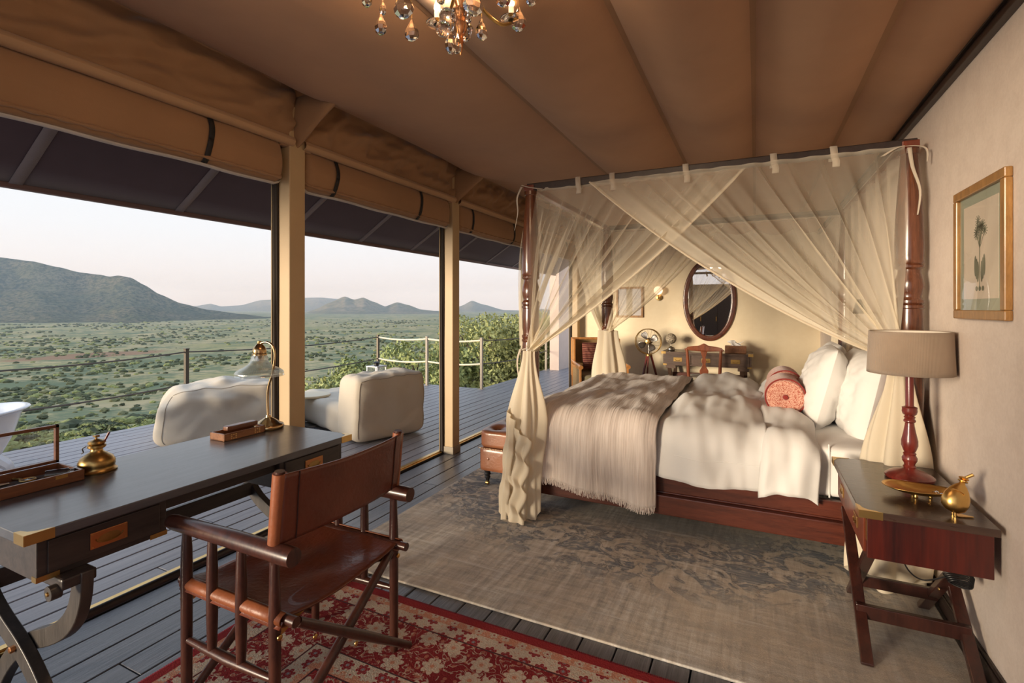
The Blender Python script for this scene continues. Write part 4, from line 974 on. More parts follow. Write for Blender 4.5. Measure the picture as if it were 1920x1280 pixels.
# head-end drape behind the pillows
MB().grid(lambda a, b: (BXH-.02 + .02*math.sin(a*40+b*2), lerp(BYN+.05, BYF-.05, a), lerp(ZT, 1.0, b), .28+.2*(.5+.5*math.sin(a*40+1.2))), 120, 10).build('head_panel', NET, net, ang=180)
def tail(top, bot, r0, r1, seed, zcut=None):
    top, bot = V(top), V(bot)
    def f(a, b):
        c = top.lerp(bot, b); r = lerp(r0, r1, sm(b*2.2))*(1+.10*math.sin(b*5+seed)); ph = a*2*PI
        rr = r*(1 + .20*math.sin(5*ph + seed + 1.2*b) + .13*math.sin(9*ph - b*2 + seed*2) + .12*nz((math.cos(ph)*2, math.sin(ph)*2, b*3+seed)))
        zz = c.z
        if b > .75: zz += .05*(b-.75)/.25*math.sin(3*ph+seed)
        return (c.x + rr*math.cos(ph), c.y + rr*.62*math.sin(ph), max(.02, zz))
    return f
def ruffle(name, c0, c1, w0, w1, nzg, seed, face):
    c0, c1 = V(c0), V(c1); face = V(face)
    sd = V((0,0,1)).cross(face).normalized()
    def f(a, b):
        c = c0.lerp(c1, b); k = b*nzg; tri = abs((k % 1)*2-1); w = lerp(w0, w1, b)
        x = (a-.5)*w*(.8+.2*tri) + .02*math.sin(k*PI*2+seed)
        return tuple(c + sd*x + face*(.02*math.sin(a*PI) + .018*tri*(1-a) + .01*math.sin(a*14+seed)) + V((0,0,-.10*a + .05*(tri-.5)*(a-.2))))
    return MB().grid(f, 16, 90).build(name, NETS, net, ang=180, solid=.003)
f = tail((BXF+.01, BYN-.06, tz-.005), (BXF-.005, BYN-.135, .02), .035, .115, 1.0)
MB().grid(f, 120, 60, cu=True).build('net_tail', NETS, net, ang=180)
ruffle('tail_ruffle', (BXF+.015, BYN-.165, .62), (BXF-.03, BYN-.215, .05), .15, .16, 3.4, 1, (-.35, -1, 0))
ruffle('tail_ruffle', (BXF-.06, BYN-.155, .74), (BXF-.11, BYN-.20, .09), .10, .12, 2.6, 3, (-.8, -.6, 0))
f = tail((BXF+.01, BYF-.03, tz+.05), (BXF+.04, BYF-.03, .02), .085, .17, 2.0)
MB().grid(f, 90, 30, cu=True).build('net_tail', NETS, net, ang=180)
f = tail((BXH-.05, BYN-.055, 1.13), (BXH-.10, BYN-.09, .05), .045, .13, 3.5)
MB().grid(f, 90, 50, cu=True).build('net_tail', NETS, net, ang=180)
f = tail((BXH-.05, BYF+.055, 1.16), (BXH-.07, BYF+.09, .05), .045, .13, 4.4)
MB().grid(f, 60, 20, cu=True).build('net_tail', NETS, net, ang=180)
for (x, y, z) in ((BXF, BYN, tz), (BXF, BYF, tz+.05), (BXH, BYN, 1.14), (BXH, BYF, tz+.05)):
    MB().tube([(x+.062*math.cos(t), y+.062*math.sin(t)-.01, z+.008*math.sin(3*t)) for t in [2*PI*i/24 for i in range(25)]], .010, 6, False, .5).build('tie_band', RIB, net)
# fabric loops on the near rail, ribbons on the corner posts
for u in (1083, 1147, 1285, 1450, 1563):
    a = (u-960)/940; th_ = R(25.92); x = (BYN-.03)*(-math.sin(th_)+math.cos(th_)*a)/(math.cos(th_)+math.sin(th_)*a)
    pts = [(x, BYN+.027, 2.19), (x, BYN+.027, 2.256), (x, BYN-.029, 2.256), (x+.004, BYN-.030, 2.20), (x+.012, BYN-.034, 2.175), (x+.010, BYN-.038, 2.145)]
    mb = MB(); n = len(pts)
    for p in pts: mb.v += [V(p) - V((.017,0,0)), V(p) + V((.017,0,0))]
    for i in range(n-1): mb.f.append((2*i, 2*i+1, 2*i+3, 2*i+2))
    mb.build('rail_loop', RIB, net, solid=.003)
def ribbon(pts, w=.02):
    P = spline(pts, 6); mb = MB()
    for i, p in enumerate(P): sd = V((math.cos(.5+i*.05), -math.sin(.5+i*.05)*.3, 0)); mb.v += [p - sd*w/2, p + sd*w/2]
    for i in range(len(P)-1): mb.f.append((2*i, 2*i+1, 2*i+3, 2*i+2))
    mb.build('tie_ribbon', RIB, net, solid=.002, ang=180)
ribbon([(BXF-.05, BYN-.04, 2.23), (BXF-.075, BYN-.06, 2.15), (BXF-.07, BYN-.06, 2.05), (BXF-.095, BYN-.06, 1.93)])
ribbon([(BXF+.10, BYN-.04, 2.20), (BXF+.02, BYN-.06, 2.215), (BXF-.05, BYN-.045, 2.24)])
ribbon([(BXF-.045, BYN-.07, 1.12), (BXF-.062, BYN-.085, 1.04), (BXF-.055, BYN-.08, .93)])
ribbon([(BXH-.01, BYN-.05, 2.20), (BXH-.0, BYN-.06, 2.10), (BXH+.03, BYN-.06, 1.98), (BXH+.02, BYN-.06, 1.86)])
ribbon([(BXH-.12, BYN-.05, 2.17), (BXH-.05, BYN-.06, 2.205), (BXH+.05, BYN-.055, 2.19), (BXH+.06, BYN-.05, 2.12)])

# ------------------------------------------------------------ leather bench at the foot of the bed
LB = plain('tan_leather', (.27, .10, .045), .35, 0, .2, 5, .12, 70, .2)
bn = thing('leather_bench', 'buttoned brown leather bench at the foot of bed', 'bench', (-1.70, 4.05, .012))
bx0, bx1, by0, by1 = -1.955, -1.475, 3.39, 4.75
btn = []
for i in range(5):
    for j in range(2): btn.append((lerp(bx0+.12, bx1-.12, j), lerp(by0+.14, by1-.14, i/4)))
def tuft(q):
    if q.z > 0:
        for (x, y) in btn:
            r2 = (q.x + (bx0+bx1)/2 - x)**2 + (q.y + (by0+by1)/2 - y)**2; q.z -= .030*math.exp(-r2/.0016) + .012*math.exp(-r2/.012)
    return q
MB().rbox(((bx0+bx1)/2, (by0+by1)/2, .385), (bx1-bx0, by1-by0, .15), 9, 40, tuft).build('seat_cushion', LB, bn, ang=180)
MB().rbox(((bx0+bx1)/2, (by0+by1)/2, .225), (bx1-bx0-.01, by1-by0-.01, .19), 16, 16).build('base', LB, bn)
for (x, y) in btn: MB().lathe([(0,.006),(.008,.004),(.010,0)], (x, y, .432), 10).build('button', LB, bn)
for x in (bx0+.10, bx0+.24, bx0+.38): MB().lathe([(.011,0),(.009,.005),(0,.007)], (x, by0+.004, .235), 10, MX.Rotation(PI/2, 4, 'X')).build('button', LB, bn)
sg = MB()
for i in range(34): sg.lathe([(.0045,0),(.003,.003),(0,.0035)], (lerp(bx0+.02, bx1-.02, i/33), by0+.002, .315), 6, MX.Rotation(PI/2, 4, 'X'))
for i in range(100): sg.lathe([(.0045,0),(.003,.003),(0,.0035)], (bx0+.003, lerp(by0+.02, by1-.02, i/99), .315), 5, MX.Rotation(-PI/2, 4, 'Y'))
o = sg.build('nail_heads', plain('nail_heads', (.5,.38,.25), .3, 1), bn); o['kind'] = 'stuff'
for x in (bx0+.06, bx1-.06):
    for y in (by0+.07, by1-.07):
        MB().lathe([(.013,.045),(.016,.06),(.024,.075),(.017,.085),(.027,.10),(.02,.112),(.026,.122),(.028,.135)], (x, y, 0), 16).build('leg', BLACK, bn)
        MB().lathe([(0,-.012),(.014,-.012),(.016,0),(.014,.012),(0,.012)], (x, y, .029), 14, MX.Rotation(PI/2, 4, 'Y')).box((x, y, .042), (.012,.02,.012)).build('castor', BRASS, bn)
# ------------------------------------------------------------ bedside table and its things
NX0, NX1, NY0, NY1, NZ = .355, .765, 2.30, 3.06, .63
NTOP = wood('nightstand_top', (.030, .016, .012), (.062, .033, .023), (1, 9, 9), .28, .3, 2.5, .04)
STRIPE = wood('nightstand_end', (.011, .003, .003), (.085, .009, .004), (9, 1, .5), .3, .4, 1.6, .03)
ns = thing('bedside_table', 'mahogany campaign bedside table on folding crossed legs', 'table', ((NX0+NX1)/2, (NY0+NY1)/2, .012))
MB().b2(NX0, NX1, NY0, NY1, NZ-.028, NZ).build('table_top', NTOP, ns, smooth=False, bevel=.003)
MB().b2(NX0+.028, NX1-.012, NY0+.018, NY1-.02, NZ-.185, NZ-.028).build('drawer_case', STRIPE, ns, smooth=False, bevel=.002)
dr = MB().b2(NX0+.020, NX0+.030, NY0+.05, NY1-.05, NZ-.175, NZ-.038).build('drawer', MAHOG, ns, smooth=False, bevel=.002)
for y in (NY0+.2, NY1-.2):
    MB().b2(NX0+.0165, NX0+.020, y-.04, y+.04, NZ-.13, NZ-.085).build('pull_plate', BRASS, dr, smooth=False, bevel=.001)
    MB().tube([(NX0+.014, y+.025*math.cos(a), NZ-.105-.015*math.sin(a)) for a in [PI*i/10 for i in range(11)]], .002, 5).build('ring_pull', OLDBRASS, dr)
for y, sy in ((NY0, 1), (NY1, -1)):
    poly = [(0,0),(.075,0),(.055,.010),(.03,.016),(.016,.03),(.010,.055),(0,.07)]
    mb = MB().prism(poly, lambda p, q, t: (NX0+p, y+sy*q, t), NZ, NZ+.0012).b2(NX0, NX0+.075, y-sy*.0014, y, NZ-.028, NZ+.001).b2(NX0-.0014, NX0, y, y+sy*.07, NZ-.028, NZ+.001)
    mb.build('brass_corner', BRASS, ns, smooth=False)
    MB().b2(NX0+.0285, NX0+.0265, y+sy*.018, y+sy*.05, NZ-.12, NZ-.04).build('brass_strap', BRASS, ns, smooth=False)
LEGW = wood('nightstand_leg', (.020, .007, .006), (.055, .015, .010), (8, 8, 1.2), .3, .35, 3, .04)
zb = NZ-.185
for x in (NX0+.035, NX1-.035): MB().bar((x, 2.35, .014), (x, 2.86, zb-.002), .026, .042, (1,0,0)).build('leg', LEGW, ns, smooth=False, bevel=.003)
for x in (NX0+.066, NX1-.066): MB().bar((x, 2.93, .014), (x, 2.44, zb-.002), .026, .042, (1,0,0)).build('leg', LEGW, ns, smooth=False, bevel=.003)
MB().b2(NX0+.02, NX1-.02, 2.49, 2.515, .12, .175).build('stretcher', LEGW, ns, smooth=False, bevel=.003)
MB().b2(NX0+.05, NX1-.05, 2.775, 2.80, .12, .17).build('stretcher', LEGW, ns, smooth=False, bevel=.003)
for x in (NX0+.02, NX1-.08): MB().lathe([(.007,0),(.006,.004),(0,.005)], (x, 2.645, .235), 10, MX.Rotation(-PI/2, 4, 'Y')).build('bolt', BRASS, ns)
bl = thing('bedside_lamp', 'table lamp with turned red wood base and linen drum shade', 'lamp', (.625, 2.82, NZ))
REDW = wood('red_stained_wood', (.10, .012, .010), (.20, .028, .018), (6, 6, 1), .3, .4, 3, .03)
MB().lathe([(0,.001),(.088,.001),(.092,.006),(.092,.014),(.086,.018),(.080,.024),(.060,.034),(.032,.044),(.022,.050),(.026,.056),(.020,.062),(.021,.070),(.028,.082),(.029,.094),(.022,.108),(.025,.114),(.020,.120),(.024,.128),(.031,.150),(.031,.172),(.024,.205),(.018,.240),(.017,.252),(.023,.258),(.023,.264),(.018,.270),(.022,.278),(.017,.284),(.026,.292),(.029,.304),(.028,.314),(.029,.322),(.018,.326),(.016,.33),(.016,.56)], (.625,2.82,NZ), 32).build('turned_base', REDW, bl)
def linen():
    m = fabric('linen_shade', (.44, .325, .235), .9, .18, 420, .6, 0, 4, .2); return m
def dshade(a, b): t = a*2*PI; r = lerp(.158, .150, b); return (.625+r*math.cos(t), 2.82+r*math.sin(t), lerp(NZ+.475, NZ+.665, b))
MB().grid(dshade, 64, 8, cu=True).build('shade', linen(), bl, solid=.004, ang=180)
def dsh2(a, b): t = a*2*PI; r = lerp(.1545, .1465, b); return (.625+r*math.cos(t), 2.82+r*math.sin(t), lerp(NZ+.478, NZ+.662, b))
MB().grid(dsh2, 64, 4, cu=True).build('shade_lining', plain('shade_lining', (.80,.74,.64), .8), bl, ang=180)
MB().rbox((.625, 2.82, NZ+.585), (.05,.05,.075), 2.2, 8).build('bulb', plain('opal_bulb', (.9,.88,.82), .3), bl)
for a in range(3): MB().tube([(.625, 2.82, NZ+.62), (.625+.147*math.cos(a*2.09), 2.82+.147*math.sin(a*2.09), NZ+.65)], .002, 5).build('shade_spoke', BRASS, bl)
GOLD = plain('gold', (.72, .45, .15), .3, 1, .1, 10)
ds = thing('brass_leaf_dish', 'shallow hammered brass leaf dish beside the lamp base', 'dish', (.60, 2.56, NZ))
def leaf(a, b):
    t = a*2*PI; r = b; lx = .125*r*math.copysign(abs(math.cos(t))**.8, math.cos(t)); ly = .070*r*math.sin(t)*(1-.25*math.cos(t))
    an = R(-8); return (.60 + lx*math.cos(an) - ly*math.sin(an), 2.56 + lx*math.sin(an) + ly*math.cos(an), NZ + .012 + .026*r**2.2 + .010*max(0, math.cos(t))*r**3)
MB().grid(leaf, 48, 10, cu=True).build('bowl', GOLD, ds, solid=.002, ang=180)
for a in (0, 2.1, 4.2): MB().lathe([(.006,.0005),(.008,.006),(.005,.015)], (.60+.035*math.cos(a), 2.56+.025*math.sin(a), NZ), 10).build('foot', GOLD, ds)
for (x, y) in ((.655, 2.575), (.665, 2.552)):
    t = MB().tube([(x+.010*math.cos(a), y+.010*math.sin(a), NZ+.024+.003*math.sin(2*a)) for a in [2*PI*i/16 for i in range(17)]], .002, 6, False).build('ring', plain('silver', (.75,.75,.75), .2, 1))
    tag(t, 'small silver ring lying in brass dish, ' + ('nearer the lamp' if y > 2.56 else 'nearer the gold ornament'), 'ring')
fg = thing('gold_ornament', 'gold pear shaped bird ornament at front of bedside table', 'ornament', (.672, 2.385, NZ))
m_ = MX.Rotation(R(20), 4, 'Y') @ MX.Rotation(R(-12), 4, 'X')
bc = V((.668, 2.39, NZ+.062))
MB().lathe([(0,-.050),(.020,-.047),(.036,-.034),(.042,-.012),(.039,.012),(.029,.036),(.018,.052),(.010,.060),(.008,.070)], bc, 28, m_, .72).build('body', GOLD, fg)
tp = bc + m_.to_3x3() @ V((0,0,.066)); dv_ = m_.to_3x3() @ V((0,0,1))
MB().lathe([(.008,0),(.016,.004),(.016,.007),(.009,.010),(.017,.014),(.014,.018),(.007,.022)], tp, 8, m_).build('crest', GOLD, fg, smooth=False)
MB().tube([tp + dv_*.015, tp + V((.030,-.004,.034))], [.005,.006], 8).build('beak', GOLD, fg)
for y in (-.012, .014): MB().tube([(.662, 2.39+y, NZ+.02), (.662, 2.39+y, NZ+.001)], [.005,.004], 8).build('leg', GOLD, fg)
MB().prism([(0,-.018),(.05,-.004),(.05,.004),(0,.018)], lambda p, q, t: (.668+p, 2.39+q, NZ+t), .002, .005).build('tail_plate', GOLD, fg, smooth=False)
MB().tube([bc + m_.to_3x3() @ V((.022*math.cos(a)-.012, -.026, .024+.008*math.sin(a))) for a in [PI*i/8 for i in range(9)]], .002, 5).build('wing_ring', GOLD, fg)
cb = MB()
P = [(.60,2.78,.44),(.58,2.72,.30),(.62,2.62,.27),(.70,2.52,.36)]
cb.tube(spline(P, 8), .003, 6)
for k in range(5):
    cb.tube([(.700 + .035*math.cos(t)*(1+.08*k), 2.455+.006*k+.01*math.sin(2*t), .355+.016*math.sin(t)+.004*k) for t in [2*PI*i/20 for i in range(21)]], .003, 5, False)
o = cb.build('lamp_cable', BLACK); tag(o, 'coiled black lamp cable hanging under bedside table', 'cable')

def frame(parent, X, y0, y1, z0, z1, w, d, mats):
    for (a, b, c, e) in ((y0, y1, z1-w, z1), (y0, y1, z0, z0+w), (y0, y0+w, z0+w, z1-w), (y1-w, y1, z0+w, z1-w)):
        MB().b2(X-d, X, a, b, c, e).build('frame_bar', mats, parent, smooth=False, bevel=.004)
GILT = wood('gilt_frame', (.22, .105, .028), (.42, .215, .065), (9, 9, 2), .32, .2, 4, .05)
pc = thing('framed_print', 'gilt framed botanical print hanging on the bedside wall', 'picture', (WX-.02, 2.53, 1.355))
frame(pc, WX-.001, 2.28, 2.775, 1.355, 1.885, .036, .024, GILT)
MB().b2(WX-.010, WX-.004, 2.30, 2.76, 1.38, 1.86).build('mat_board', plain('sage_mat', (.36,.40,.31), .85), pc, smooth=False)
MB().b2(WX-.0115, WX-.010, 2.365, 2.695, 1.435, 1.81).build('print_paper', plain('paper', (.74,.64,.52), .9), pc, smooth=False)
inkb = MB(); rq = random.Random(4); INK = plain('green_ink', (.13, .15, .10), .9)
def flat(pts, w=.002):
    for p, q in zip(pts[:-1], pts[1:]):
        p = V((WX-.0122, *p)); q = V((WX-.0122, *q)); inkb.bar(p, q, .0008, w, (0, (q-p).z, -(q-p).y))
flat([(2.53, 1.47), (2.532, 1.56), (2.528, 1.66), (2.53, 1.72)], .005)
for k in range(9):
    a = PI*(.08 + .84*k/8); c = (2.53 + .045*math.cos(a)*(.6+.6*rq.random()), 1.68 + .05*math.sin(a)*(.5+.9*rq.random()))
    flat([(2.53, 1.63), c], .0015)
    for j in range(11):
        b = 2*PI*j/11; flat([c, (c[0]+.026*math.cos(b), c[1]+.022*math.sin(b))], .0022)
for s_ in (-1, 1):
    for k in range(3):
        c = (2.53 + s_*(.018+.012*k), 1.54+.012*k); pts = [(c[0]+.011*math.cos(t), c[1]+.042*math.sin(t)) for t in [2*PI*i/12 for i in range(12)]]
        inkb.add([V((WX-.0122-.0001*k, p, q)) for p, q in pts], [tuple(range(12))])
for k in range(3): c = (2.50+.03*k, 1.475); inkb.add([V((WX-.0122, c[0]+.012*math.cos(t), c[1]+.010*math.sin(t))) for t in [2*PI*i/10 for i in range(10)]], [tuple(range(10))])
inkb.build('plant_drawing', INK, pc, smooth=False)
MB().b2(WX-.0150, WX-.0138, 2.314, 2.741, 1.389, 1.851).build('glass', pane('picture_glass', (1,1,1), .10), pc, smooth=False)
sc_ = thing('reading_light', 'brass swing arm wall light beside the pillows', 'wall light', (WX-.03, 4.3, 1.3))
MB().lathe([(.04,0),(.04,.01),(.02,.018)], (WX-.001, 4.3, 1.36), 16, MX.Rotation(-PI/2, 4, 'Y')).build('back_plate', OLDBRASS, sc_)
MB().tube(spline([(WX-.015, 4.3, 1.36), (WX-.08, 4.28, 1.38), (WX-.12, 4.25, 1.42)], 6), .006, 8).build('arm', OLDBRASS, sc_)
MB().lathe([(.018,.05),(.025,.03),(.045,-.05)], (WX-.13, 4.24, 1.41), 16).build('shade', BLACK, sc_)

# ------------------------------------------------------------ things along the back wall
CW = wood('console_wood', (.05, .030, .022), (.115, .068, .048), (1, 9, 9), .35, .25, 3, .05)
co = thing('console_desk', 'dark campaign console desk with three brass handled drawers below mirror', 'desk', (-.62, 7.68, 0))
MB().b2(-1.22, -.03, 7.43, 7.92, .745, .775).build('desk_top', CW, co, smooth=False, bevel=.003)
MB().b2(-1.20, -.05, 7.46, 7.91, .58, .745).build('body', CW, co, smooth=False, bevel=.002)
for i in range(3):
    x = -1.17 + .375*i; d_ = MB().b2(x, x+.345, 7.448, 7.46, .60, .73).build('drawer', CW, co, smooth=False, bevel=.002)
    MB().b2(x+.115, x+.23, 7.443, 7.448, .638, .695).build('pull_plate', BRASS, d_, smooth=False, bevel=.001)
    MB().tube([(x+.1725+.035*math.cos(a), 7.441, .668-.018*math.sin(a)) for a in [PI*k/8 for k in range(9)]], .003, 5).build('ring_pull', OLDBRASS, d_)
for x, s_ in ((-1.22, 1), (-.03, -1)):
    MB().b2(x-s_*.002, x+s_*.06, 7.4285, 7.47, .744, .777).build('brass_corner', BRASS, co, smooth=False)
    MB().b2(x+s_*.018, x+s_*.07, 7.4585, 7.5, .579, .60).build('brass_corner', BRASS, co, smooth=False)
for x in (-1.10, -.15):
    MB().b2(x-.07, x+.07, 7.47, 7.90, .535, .58).build('leg_cleat', CW, co, smooth=False, bevel=.003)
    for s_ in (-1, 1): MB().bar((x+.02*s_, 7.69-s_*.20, .002), (x+.02*s_, 7.69+s_*.18, .535), .03, .05, (1,0,0)).build('leg', CW, co, smooth=False, bevel=.003)
MB().b2(-1.10, -.15, 7.67, 7.70, .40, .46).build('stretcher', MAHOGX, co, smooth=False, bevel=.003)
RC = wood('chair_redwood', (.14, .035, .014), (.30, .085, .032), (7, 7, 1.5), .32, .3, 3, .05)
dc = thing('dining_chair', 'carved reddish wooden chair with splat back at the console desk', 'chair', (-.61, 7.15, 0))
def crest(a, b):
    u = 2*a-1; x = -.61 + .24*u; top = .905 + .028*math.exp(-(u/.16)**2) - .03*u*u*(1 if abs(u) < .9 else 1.6); bot = .835 - .005*math.cos(u*PI)
    return (x, 6.985 + .02*(1-u*u), lerp(bot, top, b))
MB().grid(crest, 40, 6).build('crest_rail', RC, dc, solid=.026, ang=60)
for s_ in (-1, 1):
    MB().tube([(-.61+s_*.185, 7.05, 0), (-.61+s_*.19, 7.03, .44), (-.61+s_*.2, 7.0, .70), (-.61+s_*.21, 6.99, .86)], [.016,.021,.021,.019], 10).build('back_leg', RC, dc)
    MB().tube([(-.61+s_*.2, 7.42, 0), (-.61+s_*.2, 7.42, .43)], [.014,.02], 10).build('front_leg', RC, dc)
    MB().b2(-.61+s_*.2-.01, -.61+s_*.2+.01, 7.05, 7.42, .385, .435).build('seat_rail', RC, dc, smooth=False)
sp = [(-.030,.44),(-.034,.50),(-.052,.545),(-.055,.575),(-.03,.62),(-.018,.66),(-.030,.70),(-.018,.74),(-.03,.79),(-.05,.85)]
MB().prism([(x, z) for x, z in sp] + [(-x, z) for x, z in reversed(sp)], lambda p, q, t: (-.61+p, 7.0+t+(.86-q)*.06, q), 0, .016).build('splat', RC, dc, smooth=False, bevel=.003)
MB().rbox((-.61, 7.235, .455), (.45,.42,.06), 6, 10).build('seat_pad', fabric('seat_cloth', (.33,.29,.22), .9), dc)
MB().b2(-.80, -.42, 7.03, 7.05, .385, .435).b2(-.80, -.42, 7.41, 7.43, .385, .435).build('seat_rail', RC, dc, smooth=False)
mr = thing('oval_mirror', 'large oval mirror in dark polished wood frame on back wall', 'mirror', (-.616, BY-.02, .92))
ax_, az_, mz = .335, .575, 1.52
MFW = wood('mirror_frame', (.045, .012, .008), (.15, .045, .020), (5, 5, 5), .22, .5, 3, .03)
def ov(a, b):
    t = a*2*PI; ph = b*2*PI; w = .036*math.cos(ph); d = .026*math.sin(ph)*(1+.3*math.cos(2*ph)); return (-.616+(ax_+w)*math.cos(t), BY-.020-d*.7, mz+(az_+w)*math.sin(t))
MB().grid(ov, 90, 14, cu=True).build('frame', MFW, mr, ang=180)
MB().prism([((ax_-.005)*math.cos(t), (az_-.005)*math.sin(t)) for t in [2*PI*i/72 for i in range(72)]], lambda p, q, t: (-.616+p, BY-.02+t, mz+q), 0, .01).build('mirror_glass', plain('mirror_glass', (.92,.92,.92), .01, 1), mr, smooth=False)
fx, fy, fz = -1.425, 7.55, .905
fn_ = thing('tripod_fan', 'vintage metal fan on red wooden tripod by back wall', 'fan', (fx, fy, 0))
MB().tube([(fx+.185*math.cos(t), fy-.05, fz+.185*math.sin(t)) for t in [2*PI*i/40 for i in range(41)]], .007, 8, False).build('guard_ring', OLDBRASS, fn_)
MB().tube([(fx+.185*math.cos(t), fy+.03, fz+.185*math.sin(t)) for t in [2*PI*i/40 for i in range(41)]], .005, 8, False).build('guard_ring', OLDBRASS, fn_)
gw = MB()
for i in range(20):
    t = 2*PI*i/20; gw.tube(spline([(fx+.03*math.cos(t), fy-.085, fz+.03*math.sin(t)), (fx+.12*math.cos(t+.2), fy-.078, fz+.12*math.sin(t+.2)), (fx+.185*math.cos(t+.35), fy-.05, fz+.185*math.sin(t+.35))], 4), .0014, 4)
gw.build('guard_wires', OLDBRASS, fn_)['kind'] = 'stuff'
for k in range(4):
    t0 = k*PI/2+.5
    def bl_(a, b, t0=t0):
        r = lerp(.03, .15, b); wd = .95*math.sin(.35+b*2.2); t = t0 + (a-.5)*wd; return (fx+r*math.cos(t), fy-.03+.03*(a-.5), fz+r*math.sin(t))
    MB().grid(bl_, 8, 8).build('blade', STEEL, fn_, solid=.003, ang=180)
MB().lathe([(0,-.05),(.03,-.045),(.035,-.03),(.035,0)], (fx, fy-.03, fz), 18, MX.Rotation(-PI/2, 4, 'X')).build('hub', OLDBRASS, fn_)
MB().lathe([(.03,0),(.05,.02),(.05,.10),(.02,.13),(0,.13)], (fx, fy+.0, fz), 18, MX.Rotation(-PI/2, 4, 'X')).build('motor', STEEL, fn_)
MB().cyl((fx, fy+.03, .70), (fx, fy+.03, fz-.03), .012).build('neck', STEEL, fn_)
MB().lathe([(.05,.69),(.05,.71),(.02,.72)], (fx, fy+.03, 0), 14).build('collar', OLDBRASS, fn_)
for k in range(3):
    t = k*2.094+.5; MB().bar((fx+.03*math.cos(t), fy+.03+.03*math.sin(t), .70), (fx+.22*math.cos(t), fy+.03+.22*math.sin(t), .002), .03, .02, (-math.sin(t), math.cos(t), 0)).build('tripod_leg', REDW, fn_, smooth=False, bevel=.004)
gl = thing('lattice_globe', 'round carved ornament ball on silver stand on console desk', 'ornament', (-1.115, 7.62, .775))
def lat():
    m, nt, b = newmat('lattice_ball'); v = coords(nt); d = nd(nt, 'TexVoronoi', {'Vector': v, 'Scale': 55}, feature='DISTANCE_TO_EDGE').outputs['Distance']
    nt.links.new(ramp(nt, d, [(.05, (.45,.38,.28)), (.2, (.10,.08,.06))]), b.inputs['Base Color']); b.inputs['Roughness'].default_value = .5; bump(nt, b, d, 1, .01); return m
MB().rbox((-1.115, 7.62, .775+.175), (.155,.155,.155), 2, 12).build('ball', lat(), gl)
MB().lathe([(0,.0005),(.05,.0005),(.062,.02),(.06,.035),(.04,.055),(.015,.062),(.005,.07),(.005,.10)], (-1.115,7.62,.775), 20).build('stand', plain('pewter', (.5,.47,.42), .3, 1), gl)
tb = thing('tissue_box', 'wooden tissue box with white tissue on console desk', 'box', (-.25, 7.62, .775))
MB().b2(-.385, -.115, 7.55, 7.69, .776, .876).build('case', LIGHTW, tb, smooth=False, bevel=.004)
MB().grid(lambda a, b: (-.25 + (a-.5)*.14*(1+.3*b) + .02*math.sin(b*5+a*9), 7.62 + .02*math.sin(a*14+b*3), .876 + .055*b*(1+.4*math.sin(a*7))), 14, 8).build('tissue', plain('tissue_paper', (.85,.84,.82), .9), tb, ang=180)
ac = thing('cane_armchair', 'honey wood armchair with woven cane panels by back wall', 'armchair', (-2.06, 7.1, 0))
HW = wood('honey_wood', (.42, .17, .05), (.68, .32, .11), (5, 5, 1.5), .35, .2, 3, .05)
def canem():
    m, nt, b = newmat('woven_cane'); v = coords(nt, (1,1,1)); a = nd(nt, 'TexChecker', {'Vector': v, 'Scale': 110}).outputs['Fac']
    nt.links.new(mixc(nt, a, (.50, .33, .15), (.28, .16, .06)), b.inputs['Base Color']); b.inputs['Roughness'].default_value = .6; bump(nt, b, a, .4, .004); return m
CANE = canem()
ax0, ax1, ayb, ayf = -2.40, -1.74, 7.30, 6.72
def panel(p, q, z0, z1, w=.035, bt=.03):
    p, q = V(p), V(q)
    MB().bar(V((*p, z1)), V((*q, z1)), bt, w).build('frame_rail', HW, ac, smooth=False, bevel=.005); MB().bar(V((*p, z0)), V((*q, z0)), bt, w).build('frame_rail', HW, ac, smooth=False, bevel=.005)
    for r in (p, q): MB().bar(V((*r, z0-w/2)), V((*r, z1+w/2)), bt, w, (q-p).to_3d()).build('frame_post', HW, ac, smooth=False, bevel=.005)
    MB().bar(V((*p, (z0+z1)/2)), V((*q, (z0+z1)/2)), .008, z1-z0-w).build('cane_panel', CANE, ac, smooth=False)
panel((ax0, ayb), (ax1, ayb), .42, .945); panel((ax0, ayb-.02), (ax0, ayb-.16), .62, .93); panel((ax1, ayb-.02), (ax1, ayb-.16), .62, .93)
panel((ax0, ayb-.03), (ax0, ayf), .20, .56); panel((ax1, ayb-.03), (ax1, ayf), .20, .56)
for x in (ax0, ax1):
    MB().tube([(x, ayb-.02, .62), (x, 7.0, .60), (x, ayf, .595), (x, ayf-.05, .585)], [.024,.026,.028,.03], 10).build('arm', HW, ac)
    for y in (ayb, ayf): MB().b2(x-.02, x+.02, y-.02, y+.02, 0, .2).build('leg', HW, ac, smooth=False)
MB().rbox(((ax0+ax1)/2, 7.0, .40), (.62,.56,.15), 7, 12).build('seat_cushion', fabric('olive_cushion', (.30,.27,.17), .9), ac)
ac.rotation_euler[2] = R(30)
def kilim():
    m, nt, b = newmat('striped_cushion'); v = nd(nt, 'TexCoord').outputs['Object']; w_ = nd(nt, 'TexWave', {'Vector': v, 'Scale': 6, 'Distortion': 1.2, 'Detail': 2}, wave_type='BANDS', bands_direction='Z').outputs['Fac']
    nt.links.new(ramp(nt, w_, [(.2, (.10,.025,.02)), (.4, (.28,.09,.06)), (.6, (.42,.22,.14)), (.8, (.14,.03,.025))]), b.inputs['Base Color']); b.inputs['Roughness'].default_value = .9; return m
pillow('cushion', 'striped dark red kilim cushion leaning in the cane armchair', (-2.09, 7.13, .70), .44, .42, .15, R(-60), R(-16), 4, kilim())
bpic = thing('back_wall_picture', 'small framed picture on back wall behind the net', 'picture', (-1.78, BY-.02, 1.25))
